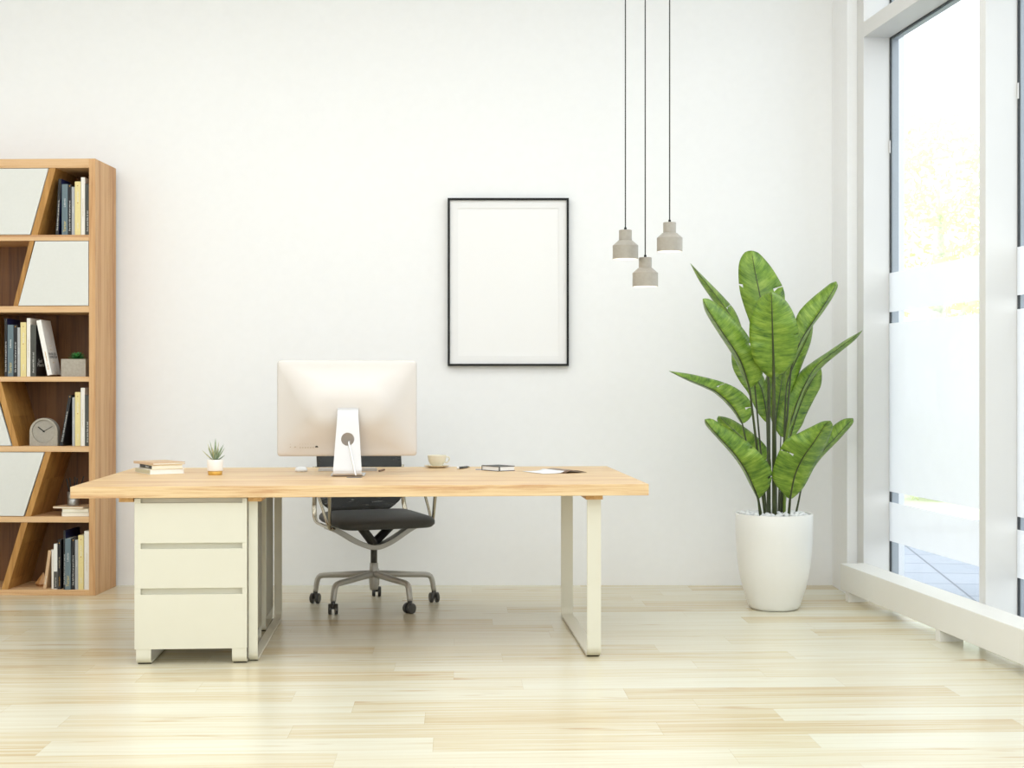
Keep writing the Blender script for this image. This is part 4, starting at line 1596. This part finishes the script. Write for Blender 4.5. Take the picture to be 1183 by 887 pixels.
def pendant(label, px, pyb, Y):
    k = Y / FPX
    p = at_y(px, pyb, Y)
    r = thing('pendant_lamp', label, 'pendant lamp', p, 0, 'concrete pendant lamps')
    ro, rn = 14.8 * k, 7.45 * k
    hb, hs, hn = 15.6 * k, 21.5 * k, 33.6 * k
    th = 0.004
    bm = B()
    lathe(bm, [(ro, 0.0), (ro, hb), (rn + 0.004, hs - 0.001), (rn, hs), (rn, hn - 0.002), (rn - 0.002, hn), (0.0, hn)], 48, cap=False)
    lathe(bm, [(ro, 0.0), (ro - th, 0.0), (ro - th, hb - 0.003), (rn - th, hs - 0.002), (rn - th, hn - 0.006), (0, hn - 0.006)], 48, cap=False, mi=1)
    bmesh.ops.remove_doubles(bm, verts=bm.verts, dist=1e-6)
    o = obj('shade', bm, [CONCL, SHADEIN], r, smooth=True)
    md = o.modifiers.new('es', 'EDGE_SPLIT'); md.split_angle = R(28)
    bm = B()
    lathe(bm, [(0.0, hn), (0.0062, hn), (0.0062, hn + 0.010), (0.005, hn + 0.0125), (0.0, hn + 0.0125)], 20, cap=False)
    obj('cord_grip', bm, BLACK, r, smooth=False)
    bm = B()
    tube(bm, [(0, 0, hn + 0.012), (0, 0, CZ - p.z - 0.02)], 0.0028, 10)
    obj('cord', bm, CORD, r, smooth=True)
    bm = B()
    lathe(bm, [(0.0, CZ - p.z - 0.024), (0.05, CZ - p.z - 0.024), (0.05, CZ - p.z)], 32, cap=False)
    obj('ceiling_rose', bm, BLACK, r, smooth=False)
    # lit bulb inside the shade
    bm = B()
    lathe(bm, [(0.0, 0.016), (0.012, 0.018), (0.020, 0.030), (0.018, 0.044), (0.010, 0.056), (0.009, 0.075), (0.0, 0.075)], 24, cap=False)
    m, nt, b = new_mat('warm_white_bulb')
    b.inputs['Emission Color'].default_value = (1, 0.95, 0.86, 1)
    b.inputs['Emission Strength'].default_value = 6.0
    obj('bulb', bm, m, r, smooth=True)
    return r


pendant('left concrete pendant lamp of the three', 722.5, 299.3, 6.64)
pendant('lowest concrete pendant lamp, hanging between the other two', 745.4, 331.0, 6.70)
pendant('right and highest concrete pendant lamp of the three', 773.6, 290.5, 6.52)

# ---------------------------------------------------------------- big plant
PC = Vector((1.3786, 7.48, 0))
pl = thing('potted_strelitzia', 'tall broad-leaved green plant in a large white planter by the window', 'potted plant', PC)
prof = [(0.0, 0.0003), (0.112, 0.0003), (0.124, 0.004), (0.134, 0.016), (0.141, 0.040), (0.152, 0.075), (0.165, 0.115), (0.179, 0.175), (0.190, 0.245), (0.197, 0.320), (0.2005, 0.400), (0.2015, 0.498), (0.2000, 0.5015), (0.190, 0.5015), (0.188, 0.497), (0.186, 0.46), (0.0, 0.46)]
bm = B()
lathe(bm, prof, 72, cap=False)
obj('pot', bm, CERAM, pl, smooth=True)


def P3(px, py, Y):
    p = at_y(px, py, Y)
    return Vector((p.x - PC.x, p.y - PC.y, p.z))


def leafplant(tip, mid, left, right, yt, yb, pot_px, sl=1, sr=1, hwid=0.12, tears=(), rs=0.008, ypot=7.48, stem_via=None, mat=None, arch=0.0):
    """blade from its midrib and its two margins (px of the photograph, unprojected at the leaf's own depth), real half width hwid"""
    N, M = 44, 5
    mid2 = catmull([(tip[0], tip[1], 0)] + [(a, b, 0) for a, b in mid], N)
    base = mid[-1]
    l2 = catmull([(tip[0], tip[1], 0)] + [(a, b, 0) for a, b in left] + [(base[0], base[1], 0)], N)
    r2 = catmull([(tip[0], tip[1], 0)] + [(a, b, 0) for a, b in right] + [(base[0], base[1], 0)], N)
    bm = B()
    uvl = bm.loops.layers.uv.new('UVMap')
    rows = []
    mids = []
    for i in range(N):
        t = i / (N - 1)
        Y = yt + (yb - yt) * t + arch * math.sin(math.pi * t)
        shape = math.sin(math.pi * min(1, t ** 0.8)) ** 0.6 if 0 < t < 1 else 0.0
        m = P3(mid2[i].x, mid2[i].y, Y)
        mids.append(m)
        row = []
        for s, e2, sg in ((-1, l2[i], sl), (1, r2[i], sr)):
            w = (Vector((e2.x, e2.y)) - Vector((mid2[i].x, mid2[i].y))).length * Y / FPX
            Rr = hwid * shape
            dY = sg * math.sqrt(max(Rr * Rr - w * w, 0.0)) * 0.8
            half = []
            for q in range(1, M + 1):
                f = q / M
                g = f ** 0.85
                x = mid2[i].x + (e2.x - mid2[i].x) * f
                y = mid2[i].y + (e2.y - mid2[i].y) * f
                ripple = 0.0035 * math.sin(i * 1.7 + q) * f * shape
                half.append(P3(x, y, Y + dY * g - 0.010 * math.sin(f * math.pi) * shape + ripple))
            row.append(half)
        pts = row[0][::-1] + [m] + row[1]
        rows.append([bm.verts.new(p) for p in pts])
    for ts, ti, td in tears:          # narrow slits running in from the margin
        for q in range(td):
            k = q if ts < 0 else 2 * M - q
            a, b = rows[ti][k].co.copy(), rows[ti + 1][k].co.copy()
            rows[ti + 1][k].co = a.lerp(b, 0.30 - 0.06 * q)
    for i in range(N - 1):
        for k in range(2 * M):
            side = -1 if k < M else 1
            depth = (M - k) if k < M else (k - M + 1)
            if any(side == ts and i == ti and depth > M - td for ts, ti, td in tears):
                continue
            f = bm.faces.new((rows[i][k], rows[i][k + 1], rows[i + 1][k + 1], rows[i + 1][k]))
            for lp, (uu, v_) in zip(f.loops, ((k, i), (k + 1, i), (k + 1, i + 1), (k, i + 1))):
                lp[uvl].uv = (uu / (2 * M), v_ / (N - 1))
    bmesh.ops.remove_doubles(bm, verts=bm.verts, dist=1e-5)
    # narrow the tears to slits
    o = obj('leaf', bm, mat or LEAF, pl, smooth=True)
    md = o.modifiers.new('t', 'SOLIDIFY'); md.thickness = 0.0011; md.offset = 0
    # midrib + stalk down into the pot
    bm = B()
    bot = P3(pot_px, 594, ypot)
    bot.z = 0.462
    pts = mids[2:]
    k = mids[-1]
    if stem_via:
        vias = [P3(a, b, c) for a, b, c in stem_via]
    else:
        vias = [k.lerp(bot, 0.5)]
    sm = catmull([tuple(p) for p in ([mids[-4]] + [k] + vias + [bot])], 20)[1:]
    allp = [p + Vector((0, -0.002, 0)) for p in pts[:-3]] + sm
    nA = len(pts) - 3
    rad = [0.0012 + (rs * 0.55 - 0.0012) * i / nA for i in range(nA)] + [rs * (0.6 + 0.4 * i / (len(sm) - 1)) for i in range(len(sm))]
    tube(bm, allp, rad, 8)
    obj('stem', bm, STEM, pl, smooth=True)


# back leaves first
leafplant((868, 289.5), [(872.5, 315), (878.3, 344), (883, 380), (886, 420), (888, 442)], [(861, 291), (855, 300), (853, 313), (854.5, 335), (860, 355), (866, 372), (875, 400), (884, 430)],
          [(876, 292), (889, 306), (900, 323), (905.8, 336), (906.5, 350), (903, 380), (897, 410), (890, 432)], 7.72, 7.56, 888, hwid=0.125, tears=((1, 14, 2), (-1, 12, 1)), rs=0.012)
leafplant((797.3, 303.8), [(815, 326), (835, 352), (850, 374), (860, 390), (868, 404)], [(808.6, 325.5), (827.6, 353), (840, 372), (852, 389), (862, 400)],
          [(816, 322.8), (833, 340), (845.5, 354), (852.5, 366), (859.3, 385), (866, 399)], 7.95, 7.66, 886, hwid=0.07, tears=((1, 23, 4),), rs=0.006, ypot=7.52)
leafplant((846, 404), [(850, 413), (865, 428), (877, 443), (882, 458), (885, 475), (886, 488)], [(845, 412), (847, 426), (855, 441), (863, 452), (868, 462), (875, 476), (883, 486)],
          [(855, 408), (870, 420), (882, 435), (888, 455), (889, 475)], 7.95, 7.70, 889, hwid=0.07, ypot=7.55, rs=0.007)
leafplant((905, 425), [(903, 440), (900, 460), (897, 480), (896, 494)], [(895, 436), (889, 455), (890, 480)], [(909, 440), (908, 460), (903, 480)], 7.9, 7.72, 897, hwid=0.07, ypot=7.56, rs=0.006)
leafplant((890, 425), [(896, 445), (900, 470), (901, 490), (902, 505)], [(884, 440), (886, 465), (893, 490)], [(904, 435), (912, 460), (909, 490)], 7.98, 7.8, 899, hwid=0.07, ypot=7.57, rs=0.005)
leafplant((948, 424.5), [(940, 436), (930, 455), (922, 475), (915, 498), (912, 511)], [(941, 430), (930, 445), (921, 460), (915, 480), (911, 500)],
          [(949.5, 432), (948, 446), (940, 462), (931, 480), (926.5, 491), (917, 505)], 7.80, 7.62, 905.5, sl=1, hwid=0.09, ypot=7.53, rs=0.006)
leafplant((996.5, 381.5), [(981, 393.2), (960, 409), (943, 423), (932, 440), (922, 462), (914, 486), (907, 506)], [(975.5, 393.5), (957, 406), (939.6, 417.5), (925, 429), (914, 445), (904, 465), (897.5, 490), (900, 502)],
          [(988, 392.3), (970, 407), (953, 421), (941, 434), (931, 448), (924, 466), (917, 486), (911, 500)], 7.62, 7.55, 904.5, sr=1, hwid=0.085, ypot=7.50, rs=0.0075)
leafplant((938.6, 372), [(936, 382), (928, 400), (917, 422), (910, 440), (907.5, 459)], [(929, 383), (919, 400), (909, 420), (905, 442)], [(939, 380), (936, 397), (928, 418), (918.5, 442), (910.5, 458)],
          7.66, 7.54, 903, hwid=0.075, ypot=7.5, rs=0.0075)
leafplant((966, 325), [(964, 332), (954.4, 348.5), (941.7, 368), (929, 387), (921, 403), (914, 424)], [(960, 327), (954, 331.5), (939.6, 343), (928, 354), (920.6, 365), (915, 388), (911, 410)],
          [(967.8, 331), (961, 345), (950.5, 361), (938.5, 377), (929, 394), (920, 413)], 7.55, 7.50, 900, hwid=0.10, ypot=7.49, rs=0.008)
leafplant((830, 480.4), [(836, 486), (850, 499), (868, 517), (880, 540), (886, 560)], [(829, 487), (842, 505), (860, 526), (874, 546)], [(840, 482.3), (852, 488), (872.7, 503), (887, 519), (891, 540)],
          7.85, 7.60, 888, hwid=0.085, ypot=7.53, rs=0.006, tears=((1, 31, 3),))
leafplant((985.4, 483), [(979, 490), (966, 504.5), (950, 522), (935, 545), (926, 563)], [(975, 484), (963, 491.5), (950, 506), (937, 525), (929, 547)], [(985, 489.5), (970, 507), (948, 530), (933.5, 551)],
          7.80, 7.58, 918, hwid=0.08, ypot=7.52, rs=0.0065)
leafplant((772.5, 428.5), [(793.8, 438), (815, 446.5), (828.5, 453.5), (846, 470), (857.5, 489)], [(793, 439), (814, 448), (827, 455), (844, 471.5), (856, 488.7)],
          [(790, 430.8), (806, 433.8), (832, 440.4), (850, 448), (864, 459.5), (869.8, 472), (866.5, 483), (859, 489)], 7.50, 7.46, 881, hwid=0.085, ypot=7.46, rs=0.0065, tears=((1, 21, 3), (1, 35, 2)))
leafplant((811.8, 345), [(816.5, 356), (834, 383), (850.9, 408.5), (859.3, 427), (866, 449.5)], [(812.5, 352), (816.5, 363), (830, 385), (845, 408), (856, 430), (864.5, 448)],
          [(817, 344.6), (824, 348), (833, 355), (844.5, 365), (857, 378), (866, 390.5), (874, 403), (878.8, 415.8), (881.5, 428), (878, 439), (868, 448)], 7.22, 7.36, 885, hwid=0.12, ypot=7.45, rs=0.0085, tears=((1, 24, 1),))
leafplant((891, 337), [(891.6, 352), (892.3, 380), (893.2, 410), (893.8, 437.5)], [(884.5, 338.5), (876, 346), (869.3, 358), (865.7, 377), (866.3, 395), (870, 413.7), (878, 426), (887, 434.8)],
          [(900, 340.5), (910, 350), (918, 365), (922.3, 381), (921.8, 400), (916.4, 418), (907, 429.5), (898, 435.5)], 7.16, 7.30, 894.8, hwid=0.125, ypot=7.42, rs=0.0135, tears=((1, 21, 1),))
leafplant((814, 484.3), [(826, 500), (848.5, 524.5), (862.5, 545.5), (871.7, 566), (876, 577)], [(815.5, 491), (827.5, 505), (844, 523.5), (856, 540), (867, 561), (874.5, 575)],
          [(823, 484), (839, 494), (855, 504.5), (869, 514.7), (884, 530.5), (891, 542), (892, 552), (887, 565), (878.5, 574.5)], 7.05, 7.34, 879.5, hwid=0.115, ypot=7.42, rs=0.009, tears=((1, 20, 1), (1, 33, 1)))
leafplant((959.5, 486), [(954, 489.5), (940, 511), (926.8, 530), (918, 550), (912.8, 576)], [(951, 486.5), (940, 491.5), (925, 499), (908, 508), (898, 526), (892.3, 547), (894.5, 557), (901, 566), (910, 575)],
          [(962.3, 492), (959.5, 503), (954, 515), (940.5, 540), (927.5, 564), (915, 576)], 7.08, 7.34, 910.6, hwid=0.115, ypot=7.43, rs=0.009, tears=((-1, 22, 3),))

# one rolled young leaf
bm = B()
tube(bm, catmull([P3(917.5, 468, 7.42), P3(913, 480, 7.43), P3(909, 505, 7.45), P3(907, 540, 7.47), Vector(P3(906, 594, 7.49)) - Vector((0, 0, 0.04))], 22), [0.001, 0.004, 0.006, 0.007] + [0.008] * 18, 8)
obj('stem', bm, STEMG, pl, smooth=True)

# white pebbles on the soil
bm = B()
lathe(bm, [(0.0, 0.4610), (0.1845, 0.4610), (0.1855, 0.4880), (0, 0.4880)], 40, cap=False)
obj('soil', bm, SOIL, pl)
rng = random.Random(12)
proto_me = []
for q in range(4):
    bm = B()
    bmesh.ops.create_icosphere(bm, subdivisions=2, radius=1.0)
    for v in bm.verts:
        v.co *= 1 + 0.18 * math.sin(v.co.x * 3 + q) * math.cos(v.co.y * 2.5 - q)
    me = bpy.data.meshes.new('pebble')
    bm.to_mesh(me); bm.free()
    me.materials.append(STONE)
    for p in me.polygons: p.use_smooth = True
    proto_me.append(me)
stems_px = [888, 886, 889, 897, 899, 905.5, 904.5, 903, 900, 918, 881, 885, 894.8, 879.5, 910.6]
placed = []
tries = 0
while len(placed) < 92 and tries < 9000:
    tries += 1
    a, r_ = rng.uniform(0, 2 * math.pi), 0.170 * math.sqrt(rng.random())
    x, y = r_ * math.cos(a), r_ * math.sin(a)
    if any((x - u) ** 2 + (y - v) ** 2 < 0.0285 ** 2 for u, v in placed): continue
    placed.append((x, y))
    o = bpy.data.objects.new('pebble', proto_me[len(placed) % 4])
    COL.objects.link(o)
    s = rng.uniform(0.0135, 0.0165)
    o.scale = (s, s * rng.uniform(0.75, 0.95), s * rng.uniform(0.6, 0.75))
    o.rotation_euler = (rng.uniform(-.3, .3), rng.uniform(-.3, .3), rng.uniform(0, 6))
    o.location = (PC.x + x, PC.y + y, 0.494 + rng.uniform(0.0, 0.008))
    tag(o, 'white pebble covering the soil of the large white planter', 'pebble', 'white pebbles in the planter')
